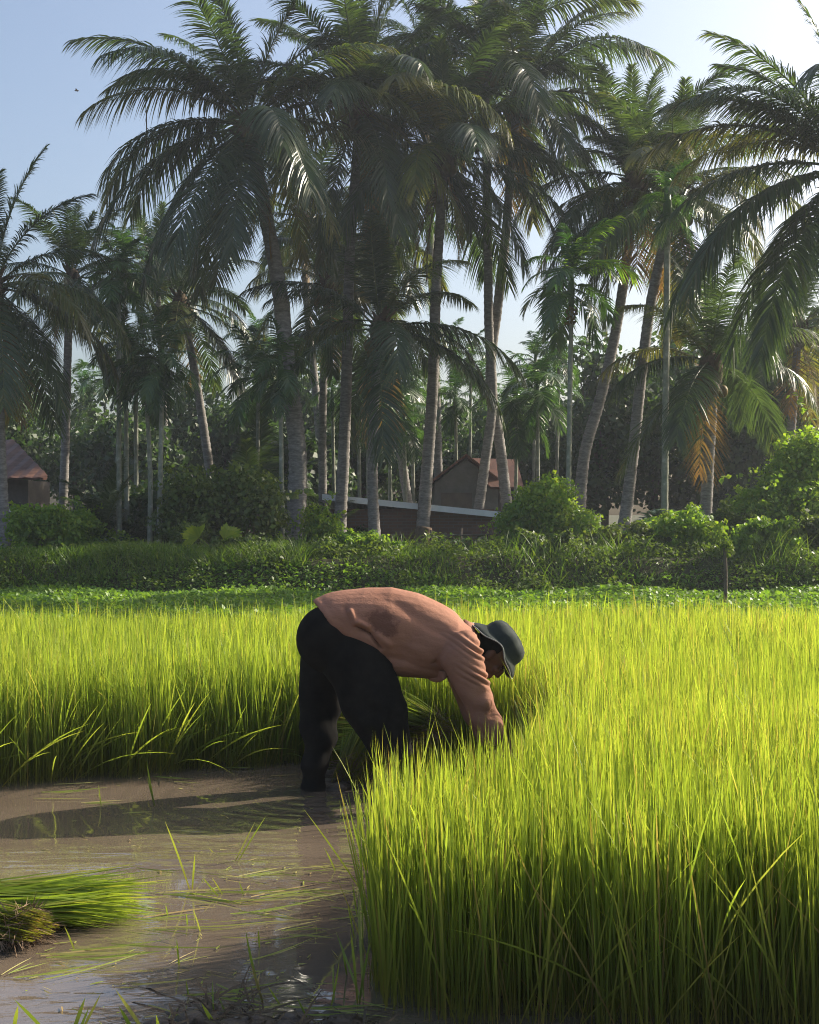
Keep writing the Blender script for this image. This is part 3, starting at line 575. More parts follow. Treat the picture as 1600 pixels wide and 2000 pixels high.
B = bush
B('shrub', 'wide olive leaved shrub with many pale stems between the areca cluster and the thick trunk', 435, 1065, 25, 250, 190, 9000, .11, 401, 'bush_leaf', 16, low=.35, clumps=24, stemmat='palestem')
B('shrub', 'glossy shrub behind the areca stems right of the young palm', 330, 1060, 27, 150, 190, 5000, .12, 402, 'tree_leaf', 4)
B('shrub', 'leafy bush against the left house wall', 85, 1062, 24, 130, 150, 6000, .09, 403, 'vine_leaf', 4)
B('shrub', 'leafy bush hiding the lower corner of the left house', 140, 1062, 25, 90, 120, 3500, .09, 430, 'vine_leaf', 4)
B('shrub', 'small yellow-green bush at the foot of the areca stems', 240, 1068, 25.5, 120, 60, 2500, .08, 404, 'vine_leaf', 3)
B('vine_bush', 'bright green vine smothered bush right of the crossing trunks', 1075, 1075, 24, 200, 175, 15000, .085, 405, 'vine_leaf', 8, low=.02, clumps=26)
B('vine_bush', 'vine covered stump standing up in front of the tiled roof', 1035, 1040, 24.5, 90, 150, 4500, .08, 406, 'vine_leaf', 3)
B('vine_bush', 'small round bush beside the foot of the thick ringed trunk, left', 528, 1072, 24.5, 80, 55, 2500, .08, 407, 'vine_leaf', 3)
B('vine_bush', 'bush hugging the right side of the thick ringed trunk foot', 625, 1075, 25.5, 60, 110, 2600, .08, 408, 'vine_leaf', 3)
B('vine_bush', 'narrow column of climber left of the small fan palm', 368, 1080, 23.5, 45, 90, 1800, .07, 409, 'bush_leaf', 2)
B('vine_tree', 'tall climber covered tree at the right edge', 1590, 1060, 24, 170, 290, 13000, .10, 410, 'vine_leaf', 6, low=.1, clumps=26)
B('vine_bush', 'climber covered bush below the right edge tree', 1510, 1070, 23.5, 180, 190, 11000, .09, 411, 'vine_leaf', 6, low=.05, clumps=26)
B('vine_bush', 'rounded bush behind the wooden post', 1420, 1080, 23, 150, 110, 6500, .08, 412, 'bush_leaf', 4)
B('vine_bush', 'low bush below the young split-leaf palm', 1290, 1075, 23, 160, 90, 6000, .08, 413, 'bush_leaf', 4)
B('vine_bush', 'low bush below the bluish leaning trunk', 1180, 1085, 23, 140, 80, 5000, .08, 414, 'bush_leaf', 4)
B('vine_bush', 'open spindly bush left of the wooden post', 1340, 1100, 21.8, 110, 100, 2600, .08, 431, 'vine_leaf', 7, low=.2)
B('vine_bush', 'dark bush at the right edge on the bank', 1600, 1100, 21.5, 150, 110, 6500, .08, 415, 'bush_leaf', 4)
B('vine_bush', 'bush sprawling down the bank right of the post', 1500, 1120, 21, 170, 80, 6000, .075, 416, 'vine_leaf', 3)
B('vine_bush', 'low mound of leaves on the bank below the vine bush', 1060, 1105, 21.5, 170, 60, 5000, .07, 417, 'bush_leaf', 3)
B('vine_bush', 'low bush in front of the brick wall', 900, 1085, 23, 150, 45, 3500, .07, 418, 'bush_leaf', 3)
B('vine_bush', 'sunlit mound of leaves on the bank right of the thick trunk foot', 710, 1105, 21.5, 170, 55, 6000, .06, 419, 'vine_leaf', 3)
B('vine_bush', 'dark heap of cut branches and leaves on the bank left of the thick trunk', 470, 1100, 21.3, 120, 40, 4000, .06, 420, 'bush_leaf', 6)
B('vine_bush', 'bush behind the low palm trunk near the metal roof', 690, 1055, 29, 110, 60, 2500, .09, 421, 'tree_leaf', 3)
B('vine_bush', 'loose leafy bush left of the fan palm under the areca stems', 300, 1062, 26.5, 120, 90, 3000, .10, 422, 'tree_leaf', 3)

# dark stump below the third palm
t = thing('tree_stump', 'dark burnt looking stump in front of the brick wall', 'stump', P(822, 1086, 26))
t.location.z = float(gz(t.location.x, 26))
V, F = trunk_mesh([(0, 0, -.05), (.02, 0, .35), (.08, 0, .75)], .20, .15, True, 12, flare=1.3, step=.08); link('bole', MB().add(V, F).mesh('bole', M['fibre']), t)

# ------------------------------------------------------------------ bank plants, undergrowth, water weeds (stuff)
def grass(name, label, x0, x1, y0, y1, n, h, w_, seed, mat='grass', cond=None):
    rg = np.random.default_rng(seed); x = rg.uniform(x0, x1, n); y = rg.uniform(y0, y1, n)
    if cond is not None: k = cond(x, y, rg); x, y = x[k], y[k]; n = len(x)
    patch = .5+.5*np.sin(x*1.7+.6*y)*np.sin(x*.53+2)
    az = rg.uniform(0, 6.28, n); l = np.abs(rg.normal(.25, .18, n)); d = norm(np.stack([l*np.cos(az), l*np.sin(az), np.ones(n)], 1)); a2 = rg.uniform(0, 3.14, n)
    bd = np.stack([np.cos(az)*.25, np.sin(az)*.25, -.2*np.ones(n)], 1)
    V, F, t, ix = blades(np.stack([x, y, np.maximum(gz(x, y), -.02)-.01], 1), d, h*rg.uniform(.5, 1.2, n)*(.7+.5*patch), w_, np.stack([np.cos(a2), np.sin(a2), 0*a2], 1), bd, 3)
    rd = np.clip(rg.normal(.35, .18, n)+.3*patch, 0, 1)
    return tag(link(name, MB().add(V, F, rd[ix], t).mesh(name, M[mat])), label, 'grass', kind='stuff')
grass('bank_grass', 'tall green grass growing along the left part of the bank', -11, -1.7, 20.1, 22.8, 24000, .32, .014, 501)
grass('bank_grass', 'patchy grass on the bank to the right of the thick trunk', -1.7, 10, 19.5, 23, 22000, .26, .014, 502, cond=lambda x, y, r: r.random(len(x)) < .45+.4*np.sin(x*2+y))
grass('bank_grass', 'sparse long grass tufts sticking up out of the bank weeds on the right', -2, 10, 19.8, 23.5, 5000, .62, .014, 505, cond=lambda x, y, r: np.sin(x*3.1+y*1.3)+np.sin(x*1.3-y*2.2) > .5)
grass('ground_grass', 'thin shaded grass under the palms', -16, 16, 22.5, 36, 22000, .3, .016, 503)
def weeds(name, label, x0, x1, y0, y1, n, size, hgt, seed, mat, cond=None, base=None):
    rg = np.random.default_rng(seed); x = rg.uniform(x0, x1, n); y = rg.uniform(y0, y1, n)
    if cond is not None: k = cond(x, y, rg); x, y = x[k], y[k]; n = len(x)
    hh = hgt(x, y) if callable(hgt) else hgt
    z = np.maximum(gz(x, y), 0)+hh*rg.uniform(.15, 1, n)**.6
    nrm = norm(rg.normal(0, .55, (n, 3))+np.array([0, 0, 1.0])); d = norm(np.cross(nrm, rg.normal(0, 1, (n, 3)))); s = norm(np.cross(nrm, d))
    L = size*rg.uniform(.6, 1.3, n)[:, None]; W = L*.33; p = np.stack([x, y, z], 1)
    V = np.stack([p, p+d*L*.45+s*W+nrm*L*.08, p+d*L-nrm*L*.1, p+d*L*.45-s*W+nrm*L*.08], 1).reshape(-1, 3)
    q = (np.arange(n)*4)[:, None]+np.array([[0, 1, 2, 3]])
    rd = np.clip(.5+.25*np.sin(x*1.9)*np.sin(y*2.7)+rg.normal(0, .18, n), 0, 1)
    return tag(link(name, MB().add(V, [q], np.repeat(rd, 4)).mesh(name, M[mat])), label, 'weeds', kind='stuff')
weeds('water_weeds', 'low glossy green weeds covering the water between the rice and the bank', -7.5, 7.5, 8.9, 20.2, 120000, .075, lambda x, y: .13+.05*np.sin(x*2.1+y)*np.sin(y*1.7), 511, 'weed', cond=lambda x, y, r: np.abs(x) < y*.36+.6)
weeds('bank_weeds', 'small leafy weeds and creepers over the bank', -10, 10, 19.6, 24, 52000, .07, lambda x, y: .03+.30*np.clip(.5+.5*np.sin(x*2.3+1)*np.sin(y*3+x)+.35*np.sin(x*5.7+y*2), 0, 1.2)**1.5, 512, 'bush_leaf', cond=lambda x, y, r: (x > -2.2) | ((y < 20.6) & (r.random(len(x)) < .7)) | (r.random(len(x)) < .12))
weeds('undergrowth', 'shaded undergrowth of low plants beneath the palms', -17, 17, 24, 40, 36000, .12, lambda x, y: .35+.25*np.sin(x*1.7)*np.sin(y*1.3), 513, 'tree_leaf')
# taller rice heads straggling at the far edge of the beds
grass('straggling_rice', 'single taller rice shoots standing above the far edge of the beds', -3.6, 3.6, 8.6, 10.2, 500, .78, .008, 514, 'rice')

# ------------------------------------------------------------------ houses behind the trees
def sheetmat(name, c0, c1, scale=3):
    m, nt, b, out = newmat(name); n = noise(nt, scale, 6, .7); r = ramp(nt, n.outputs[0], [(.35, c0), (.65, c1)]); nt.links.new(r.outputs[0], b.inputs['Base Color'])
    b.inputs['Roughness'].default_value = .6; return m
M['rust'] = sheetmat('rusty_sheet', (.085, .036, .024), (.19, .095, .065)); M['tile'] = sheetmat('clay_tile', (.10, .045, .03), (.19, .085, .055), 5)
M['zinc'] = sheetmat('zinc_sheet', (.74, .76, .78), (.86, .87, .88)); M['plank'] = sheetmat('old_planks', (.05, .04, .035), (.11, .09, .075)); M['plaster'] = sheetmat('grey_plaster', (.11, .11, .108), (.19, .185, .18))
m, nt, b, out = newmat('brick_wall'); tc = nt.nodes.new('ShaderNodeTexCoord'); mp = nt.nodes.new('ShaderNodeMapping'); mp.inputs['Rotation'].default_value = (R(90), 0, 0)
br = nt.nodes.new('ShaderNodeTexBrick'); br.inputs['Scale'].default_value = 1; br.inputs['Brick Width'].default_value = .22; br.inputs['Row Height'].default_value = .075; br.inputs['Mortar Size'].default_value = .008
br.inputs['Color1'].default_value = (.16, .085, .06, 1); br.inputs['Color2'].default_value = (.11, .065, .05, 1); br.inputs['Mortar'].default_value = (.13, .11, .10, 1)
nt.links.new(tc.outputs['Object'], mp.inputs[0]); nt.links.new(mp.outputs[0], br.inputs[0]); nt.links.new(br.outputs[0], b.inputs['Base Color']); b.inputs['Roughness'].default_value = .9; M['brick'] = m
def corrug(x0, x1, y0, z0, y1, z1, pitch=.09, amp=.018, thick=.012):
    n = int((x1-x0)/(pitch/4)); xs_ = np.linspace(x0, x1, n); zz = amp*np.sin(xs_*2*math.pi/pitch); V = []
    for off in (0, -thick):
        V += [(x, y0, z0+z+off) for x, z in zip(xs_, zz)]+[(x, y1, z1+z+off) for x, z in zip(xs_, zz)]
    i = np.arange(n-1); a = np.stack([i, i+1, i+1+n, i+n], 1); b_ = a[:, ::-1]+2*n
    e = np.concatenate([np.stack([i, i+2*n, i+1+2*n, i+1], 1), np.stack([i+n, i+1+n, i+1+3*n, i+3*n], 1)])
    return np.array(V), [a, b_, e]
# left house
d = 27; b0 = P(-60, 1060, d); b0.z = float(gz(b0.x, d)); t = thing('house', 'wooden house with a rusty red roof at the left edge', 'house', b0)
wx = 1.75; link('wall', MB().add(*boxm(-4.2, wx-.45, 0, 1.6, -.1, 1.72)).mesh('wall', M['plank'], False), t)
mb = MB(); mb.add(*boxm(wx-.9, wx-.36, -.06, -.003, -.1, 1.0)); link('wall_panel', mb.mesh('wall_panel', M['plank'], False), t)
mb = MB(); mb.add(*boxm(-4.2, wx-.3, -.10, -.004, 1.02, 1.10)); link('beam', mb.mesh('beam', M['zinc'], False), t)
mb = MB(); n = 40; V = []
for i in range(n+1):
    x = -4.3+(wx+.15+4.3)*i/n; u = min(1, max(0, (x-.2)/(wx+.15-.2)))
    for (y, z) in ((-.7, 1.74), (2.4-3.0*u, 2.75-.95*u)): V.append((x, y, z+.022*(i % 2)))
V = np.array(V); i = np.arange(n)*2; mb.add(V, [np.stack([i, i+2, i+3, i+1], 1)]); mb.add(V-np.array([0, 0, .04]), [np.stack([i, i+1, i+3, i+2], 1)]); link('roof', mb.mesh('roof', M['rust'], False), t)
# middle shed with zinc roof and brick wall
d = 29; a = P(640, 1060, d); e = P(965, 1060, d); zz = float(gz(a.x, d)); a.z = zz; t = thing('shed', 'long brick shed with a pale metal roof edge behind the trunks', 'shed', a)
Wd = e.x-a.x; link('wall', MB().add(*boxm(0, Wd, 0, 3.5, -.1, 1.12)).mesh('wall', M['brick'], False), t)
mb = MB(); V, F = corrug(-.1, Wd+.15, -.35, 1.27, 3.8, .95); V[:, 2] -= (V[:, 0])*.10; mb.add(V+np.array([0, 0, .12]), F); link('roof', mb.mesh('roof', M['zinc'], False), t)
mb = MB(); V, F = boxm(-.1, Wd+.15, -.40, -.37, 1.22, 1.36); V[:, 2] -= V[:, 0]*.10; mb.add(V+np.array([0, 0, .10]), F); link('fascia', mb.mesh('fascia', M['zinc'], False), t)
# tiled house behind
d = 34; a = P(850, 1050, d); a.z = float(gz(a.x, d)); t = thing('house', 'grey gabled house with an orange tiled roof seen between the crossing trunks', 'house', a)
k_ = d/FPX; ez = P(0, 945, d).z-a.z; rz_ = P(0, 892, d).z-a.z
V = np.array([(0, 0, -.1), (1.75, 0, -.1), (1.75, 0, ez), (.85, 0, rz_-.06), (0, 0, ez), (0, 5, -.1), (1.75, 5, -.1), (1.75, 5, ez), (.85, 5, rz_-.06), (0, 5, ez)])
link('wall', MB().add(V, [np.array([(0, 1, 2, 3, 4)]), np.array([(9, 8, 7, 6, 5)]), np.array([(0, 4, 9, 5), (1, 6, 7, 2), (2, 7, 8, 3), (3, 8, 9, 4)])]).mesh('wall', M['plaster'], False), t)
mb = MB()
for sx in (-1, 1):
    x1 = .85+sx*1.15; V = np.array([(.85, -.3, rz_), (.85, 5.3, rz_), (x1, 5.3, ez-.12), (x1, -.3, ez-.12)]); mb.add(V, [np.array([(0, 1, 2, 3)])]); mb.add(V+np.array([0, 0, .07]), [np.array([(3, 2, 1, 0)])])
    V2 = np.concatenate([V, V+np.array([0, 0, .07])]); mb.add(V2, [np.array([(0, 3, 7, 4), (3, 2, 6, 7), (1, 5, 6, 2)])])
V = np.array([(.85, .6, rz_), (2.3, .6, rz_-.05), (2.4, -.6, ez-.1), (1.5, -.6, ez-.1)]); mb.add(V, [np.array([(3, 2, 1, 0)])]); mb.add(V-np.array([0, 0, .06]), [np.array([(0, 1, 2, 3)])])
link('roof', mb.mesh('roof', M['tile'], False), t)
link('side_wall', MB().add(*boxm(1.76, 2.25, .0, 4, -.1, ez-.2)).mesh('side_wall', M['plank'], False), t)
mb = MB(); mb.add(*boxm(.15, 1.0, -.35, -.30, .2, ez-.25)); link('door', mb.mesh('door', M['plank'], False), t)

# rail fence in front of the brick wall
t = thing('rail_fence', 'thin wooden rail fence low in front of the brick wall', 'fence', P(840, 1080, 25)); t.location.z = float(gz(t.location.x, 25))
for i in range(5):
    V, F = tube([(i*.62, 0, -.1), (i*.62+.02, 0, .62+.05*(i % 2))], [.025, .02], 6); link('post', MB().add(V, F).mesh('post', M['wood']), t)
for z in (.28, .5):
    V, F = tube([(-.1, -.03, z), (1.3, -.04, z+.03), (2.6, -.03, z-.02)], [.018, .016, .015], 6); link('rail', MB().add(V, F).mesh('rail', M['wood']), t)
# wooden post in the weeds
b0 = P(1416, 1195, 16.6); b0.z = 0; t = thing('wooden_post', 'weathered wooden post standing in the weeds on the right', 'post', b0)
V, F = trunk_mesh([(0, 0, -.1), (.01, 0, .5), (-.01, 0, .94)], .028, .024, False, 8, flare=1, step=.1); link('shaft', MB().add(V, F).mesh('shaft', M['wood']), t)
mb = MB(); leaf_cloud(mb, [(0, 0, .95), (.05, 0, .85)], [(.09, .09, .1), (.07, .07, .07)], 90, .07, np.random.default_rng(3)); link('climber', mb.mesh('climber', M['bush_leaf']), t)
# bird
b0 = P(150, 177, 60); t = thing('bird', 'tiny dark bird flying high in the blue sky on the left', 'bird', b0)
link('body', MB().add(*ell((0, 0, 0), (.11, .035, .035))).mesh('body', M['fibre']), t)
for s in (-1, 1):
    V = np.array([(.03, 0, .01), (.05, s*.12, .05), (-.01, s*.24, .02), (-.04, s*.1, .03), (-.04, 0, .01)]); link('wing', MB().add(V, [np.array([(0, 1, 2, 3, 4)])]).mesh('wing', M['fibre']), t)
# broken frond tip hanging from the spreading palm

# ------------------------------------------------------------------ the person
D0 = 5.85
def remeshed(mb, name, mat, voxel, smooth_it=4, fac=.5):
    me = mb.mesh('tmp', None); o = bpy.data.objects.new('tmp', me); C.objects.link(o)
    r_ = o.modifiers.new('r', 'REMESH'); r_.mode = 'VOXEL'; r_.voxel_size = voxel; r_.use_smooth_shade = True
    s_ = o.modifiers.new('s', 'SMOOTH'); s_.iterations = smooth_it; s_.factor = fac
    dg = bpy.context.evaluated_depsgraph_get(); ne = bpy.data.meshes.new_from_object(o.evaluated_get(dg)); ne.name = name
    bpy.data.objects.remove(o); ne.materials.clear(); ne.materials.append(mat)
    ne.polygons.foreach_set('use_smooth', np.ones(len(ne.polygons), bool)); return ne
def limb(mb, pts, ns=20, ysc=1.0):
    """pts: (px, py, yoff, r_px in picture plane, r_depth m or None)"""
    c = [P(x, y, D0+yo) for x, y, yo, r, rd in pts]
    rr = [(r/FPX*(D0+yo), (rd if rd else r/FPX*(D0+yo)*ysc)) for x, y, yo, r, rd in pts]
    # resample smoothly
    out = []; ro = []
    n = len(c)
    for i in range(n-1):
        p0, p1, p2, p3 = c[max(i-1, 0)], c[i], c[i+1], c[min(i+2, n-1)]
        for k in range(6):
            u = k/6; out.append(.5*((2*p1)+(p2-p0)*u+(2*p0-5*p1+4*p2-p3)*u*u+(3*p1-p0-3*p2+p3)*u**3))
            ro.append(tuple(rr[i][j]*(1-u)+rr[i+1][j]*u for j in (0, 1)))
    out.append(c[-1]); ro.append(rr[-1]); V, F = tube(out, ro, ns, True, flat=(0, 1, 0)); mb.add(V, F); return out
def pxy(v):  # picture position of a point (for cutting cloth along the hem seen in the photo)
    return 800+v[..., 0]/v[..., 1]*FPX, HZ-(v[..., 2]-CAM_H)/v[..., 1]*FPX

HC = P(962, 1272, D0); HU = Vector((.82, 0, .57)).normalized(); HF = Vector((.57, 0, -.82)).normalized(); HS = HU.cross(HF).normalized()
def hp(f, s, u): return HC+HF*f+HS*s+HU*u
def hand(mb, wrist, d, palm_n, L=.18, seed=0, thumb=1):
    """palm, four fingers of different lengths curled round the stems, thumb from the side"""
    d = Vector(d).normalized(); pn = Vector(palm_n); pn = (pn-d*pn.dot(d)).normalized(); s = d.cross(pn)
    V, F = tube([wrist-d*.02, wrist+d*.03, wrist+d*.06, wrist+d*.09], [(.018, .026), (.018, .036), (.017, .041), (.012, .038)], 12, True, flat=s); mb.add(V, F)
    for i, (o, l) in enumerate([(-.031, .068), (-.0105, .078), (.0105, .072), (.031, .056)]):
        p = wrist+d*.085+s*o; a = .45+.05*i; pts = [p-d*.02, p]; cur = p; ang = a
        for k, f in enumerate((.42, .32, .26)):
            dirn = d*math.cos(ang)+pn*math.sin(ang); cur = cur+dirn*l*f*1.15; pts.append(cur); ang += .75
        V, F = tube([tuple(q_) for q_ in pts], [.0105, .0105, .0095, .0085, .0065], 8); mb.add(V, F)
    p = wrist+d*.035-s*.036*thumb; q1 = p-s*.022*thumb+d*.03+pn*.012; q2 = q1+d*.028+pn*.02; q3 = q2+d*.012+pn*.02+s*.008*thumb
    V, F = tube([tuple(wrist+d*.02-s*.02*thumb), tuple(p), tuple(q1), tuple(q2), tuple(q3)], [.013, .014, .0115, .0105, .008], 8); mb.add(V, F)

# body (skin): torso, neck, head, arms, hands, legs, feet in one surface
mb = MB()
limb(mb, [(650, 1225, 0, 40, .13), (700, 1222, 0, 58, .14), (760, 1232, 0, 66, .145), (820, 1243, 0, 64, .15), (870, 1256, 0, 54, .16), (905, 1262, 0, 38, .17)])
limb(mb, [(890, 1255, 0, 30, .06), (930, 1258, 0, 23, .055), (955, 1268, 0, 24, .055)])
for (f, s, u, rf, rs_, ru) in [(0, 0, .01, .096, .076, .098), (.03, 0, -.045, .068, .062, .07), (.058, 0, -.085, .035, .036, .035), (.02, 0, -.075, .05, .052, .04)]:
    mb.add(*ell(hp(f, s, u), (rf, rs_, ru), HU, HF, 20, 14))
mb.add(*ell(hp(.100, 0, -.030), (.018, .015, .026), HU, HF, 10, 8)); mb.add(*ell(hp(.108, 0, -.046), (.014, .019, .012), HU, HF, 10, 8))   # nose
mb.add(*ell(hp(.090, 0, -.074), (.012, .024, .007), HU, HF, 10, 8)); mb.add(*ell(hp(.088, 0, -.086), (.012, .021, .007), HU, HF, 10, 8))  # lips
mb.add(*ell(hp(.086, 0, .020), (.013, .052, .012), HU, HF, 12, 8))                                                                      # brow
for s in (-1, 1):
    mb.add(*ell(hp(-.005, s*.078, -.02), (.020, .008, .032), HU, HF, 12, 8)); mb.add(*ell(hp(.07, s*.042, -.035), (.022, .022, .02), HU, HF, 10, 8))
# arms: near one (towards the camera) then far one
limb(mb, [(885, 1260, -.10, 34, .05), (908, 1290, -.17, 28, None), (922, 1335, -.18, 23, None), (938, 1370, -.18, 20, None), (960, 1415, -.18, 17, None), (988, 1452, -.18, 10.5, None)])
limb(mb, [(885, 1262, .10, 34, .05), (902, 1300, .17, 26, None), (917, 1350, .17, 22, None), (932, 1395, .15, 19, None), (950, 1430, .12, 16, None), (968, 1462, .06, 10.5, None)])
hand(mb, P(990, 1455, D0-.18), (.42, .02, -.9), (.15, .9, .1), thumb=-1); hand(mb, P(969, 1464, D0+.06), (.35, -.1, -.93), (.15, -.9, .1), thumb=1)
# legs and feet (feet in the mud below the water)
limb(mb, [(650, 1235, .09, 52, .09), (635, 1310, .10, 34, None), (628, 1390, .10, 24, None), (620, 1470, .08, 19, None), (612, 1535, .06, 14, None), (610, 1575, .06, 13, None)])
limb(mb, [(668, 1240, -.09, 54, .09), (705, 1320, -.11, 38, None), (745, 1400, -.12, 27, None), (757, 1470, -.12, 23, None), (756, 1530, -.12, 18, None), (754, 1592, -.12, 14, None)])
for p in (P(610, 1575, D0+.06), P(754, 1592, D0-.12)):
    V, F = tube([p+Vector((-.05, 0, .0)), p+Vector((.03, 0, -.0)), p+Vector((.12, 0, -.02)), p+Vector((.2, 0, -.035))], [(.035, .034), (.045, .038), (.03, .045), (.014, .04)], 12, True, flat=(0, 1, 0)); mb.add(V, F)
person_me = remeshed(mb, 'person', M['skin'], .0048, 3)
person = link('person', person_me)
tag(person, 'person in salmon shirt, black trousers and grey sun hat bending down to pull rice', 'person')

# trousers
mb = MB()
limb(mb, [(710, 1228, 0, 46, .145), (670, 1236, 0, 52, .16), (645, 1250, 0, 40, .13)], 24)
for yo in (.075, -.075): mb.add(*ell(P(641, 1248, D0+yo), (.152, .125, .160), ns=28, nr=20))
limb(mb, [(655, 1235, .08, 40, .08), (638, 1295, .10, 53, .11), (629, 1350, .105, 44, .095), (627, 1400, .10, 38, .09), (622, 1450, .08, 32, .085), (615, 1500, .065, 26, .075), (611, 1552, .06, 22, .065)], 24)
limb(mb, [(668, 1225, -.08, 40, .08), (692, 1285, -.10, 66, .12), (716, 1340, -.12, 64, .115), (738, 1395, -.12, 60, .11), (752, 1430, -.12, 50, .10), (762, 1462, -.12, 42, .095), (768, 1484, -.12, 42, .095)], 24)
limb(mb, [(690, 1240, 0, 58, .16), (722, 1278, -.02, 60, .15), (728, 1315, -.04, 48, .12)], 24)
tr_me = remeshed(mb, 'trousers', M['trousers'], .008, 22)
def displace(me, fn):
    n = len(me.vertices); co = np.empty(n*3, np.float32); me.vertices.foreach_get('co', co); co = co.reshape(-1, 3)
    nr = np.empty(n*3, np.float32); me.vertices.foreach_get('normal', nr); nr = nr.reshape(-1, 3)
    co = co+nr*fn(co, nr)[:, None]; me.vertices.foreach_set('co', co.astype(np.float32).ravel()); me.update(); return co
sm = lambda a, b, x: (lambda t: t*t*(3-2*t))(np.clip((x-a)/(b-a), 0, 1))
def tw(co, nr):
    px, py = pxy(co); f = .010*np.sin((px*.45-py*.9)/11+1.2*np.sin(px/37))*sm(1330, 1400, py)*(.5+.5*np.sin(py/31+px/53))
    f += .011*np.sin((px*.8+py*.5)/13+np.sin(py/29))*sm(1300, 1340, py)*sm(1480, 1400, py)*sm(690, 640, px)
    f += .008*np.sin(py/9+1.5*np.sin(px/17))*sm(1480, 1510, py)*sm(1560, 1530, py); return f
displace(tr_me, tw); link('trousers', tr_me, person)

# shirt
mb = MB()
limb(mb, [(628, 1222, 0, 44, .15), (655, 1212, 0, 55, .178), (700, 1219, 0, 71, .185), (750, 1229, 0, 82, .185), (800, 1238, 0, 80, .18), (850, 1251, 0, 70, .185), (885, 1260, 0, 58, .195), (915, 1262, 0, 40, .17), (932, 1262, 0, 28, .08)], 28)
limb(mb, [(700, 1262, 0, 40, .165), (745, 1283, 0, 34, .16), (790, 1288, 0, 30, .15), (850, 1303, 0, 24, .12), (872, 1318, 0, 14, .09)], 24)
limb(mb, [(890, 1262, -.12, 46, .085), (902, 1285, -.175, 41, .075), (915, 1320, -.19, 35, .068), (931, 1360, -.19, 29, .06), (946, 1395, -.185, 27, .055), (960, 1422, -.182, 23, .05), (978, 1446, -.18, 15, .036)], 24)
limb(mb, [(888, 1262, .12, 44, .085), (900, 1290, .17, 37, .075), (915, 1340, .18, 32, .065), (930, 1385, .16, 28, .055), (945, 1420, .13, 23, .05), (957, 1445, .10, 20, .045)], 24)
sh_me = remeshed(mb, 'shirt', M['shirt'], .005, 6)
def sw(co, nr):
    px, py = pxy(co); near = sm(.25, -.25, nr[:, 1])          # side facing the field path
    u = -.55*px+.835*py; v = .835*px+.55*py
    # tight diagonal pleats from shoulder to armpit edge
    ex = np.interp(py, [1215, 1240, 1262, 1290, 1320, 1340], [905, 925, 940, 948, 953, 957]); de = ex-px
    m1 = sm(75, 12, de)*sm(1222, 1240, py)*sm(1350, 1325, py); f = .0092*m1*np.sin(u/1.95+.6*np.sin(v/14)+np.sin(u/23))*(.55+.45*np.sin(u/9+v/31))
    # arm folds
    u2 = .80*px-.60*py; m2 = sm(1345, 1370, py); ex2 = np.interp(py, [1340, 1440], [957, 992]); m2 = m2*sm(45, 8, ex2-px)
    f += .0085*m2*np.sin((.5*px+.2*py-.0008*(py-1380)**2)/4.2+.02*v)
    f += .004*sm(1330, 1370, py)*np.sin(u/6.5+1.5*np.sin(v/19))*near
    # soft drape across the back and side, belly folds
    f += .010*np.exp(-(((px-790)*.55+(py-1190)*-.83)/13)**2)*sm(1150, 1185, py)*sm(1290, 1230, py)*near*-1
    f += .0045*np.sin((px*.35+py*.8)/15+1.7*np.sin(px/41))*sm(1180, 1240, py)*near*sm(900, 860, px)
    # big loose crease above the hem
    ln = lambda x0, y0, x1, y1, w, a: a*np.exp(-((((px-x0)*(y1-y0)-(py-y0)*(x1-x0))/math.hypot(x1-x0, y1-y0))/w)**2)*sm(-.1, .15, ((px-x0)*(x1-x0)+(py-y0)*(y1-y0))/((x1-x0)**2+(y1-y0)**2))*sm(1.1, .85, ((px-x0)*(x1-x0)+(py-y0)*(y1-y0))/((x1-x0)**2+(y1-y0)**2))
    f += near*(ln(683, 1192, 700, 1228, 5, .018)+ln(694, 1222, 726, 1240, 3.5, -.028)+ln(698, 1214, 722, 1226, 4, .018)+ln(722, 1236, 745, 1268, 3.5, -.024)+ln(735, 1238, 765, 1262, 6, .010)+ln(672, 1185, 688, 1215, 5, -.008))
    f += near*(ln(880, 1255, 850, 1300, 10, -.008)+ln(800, 1262, 850, 1290, 9, .006)+ln(845, 1290, 870, 1320, 6, -.008))
    f += .006*sm(30, 8, np.abs(py-np.interp(px, [613, 650, 680, 728], [1178, 1228, 1250, 1262])))*near*sm(740, 700, px)
    return f
co = displace(sh_me, sw)
px, py = pxy(co)
hem = np.interp(px, [600, 613, 632, 650, 680, 705, 730, 748, 765, 778], [1150, 1177, 1202, 1228, 1249, 1258, 1264, 1280, 1296, 1340])
st = .60*np.exp(-(((px-742)/42)**2+((py-1208)/24)**2))+.42*np.exp(-(((px-765)/34)**2+((py-1236)/16)**2))+.35*np.exp(-(((px-675)/16)**2+((py-1192)/10)**2))
at = sh_me.attributes.new('stain', 'FLOAT', 'POINT'); at.data.foreach_set('value', (st*(co[:, 1] < D0)).astype(np.float32))
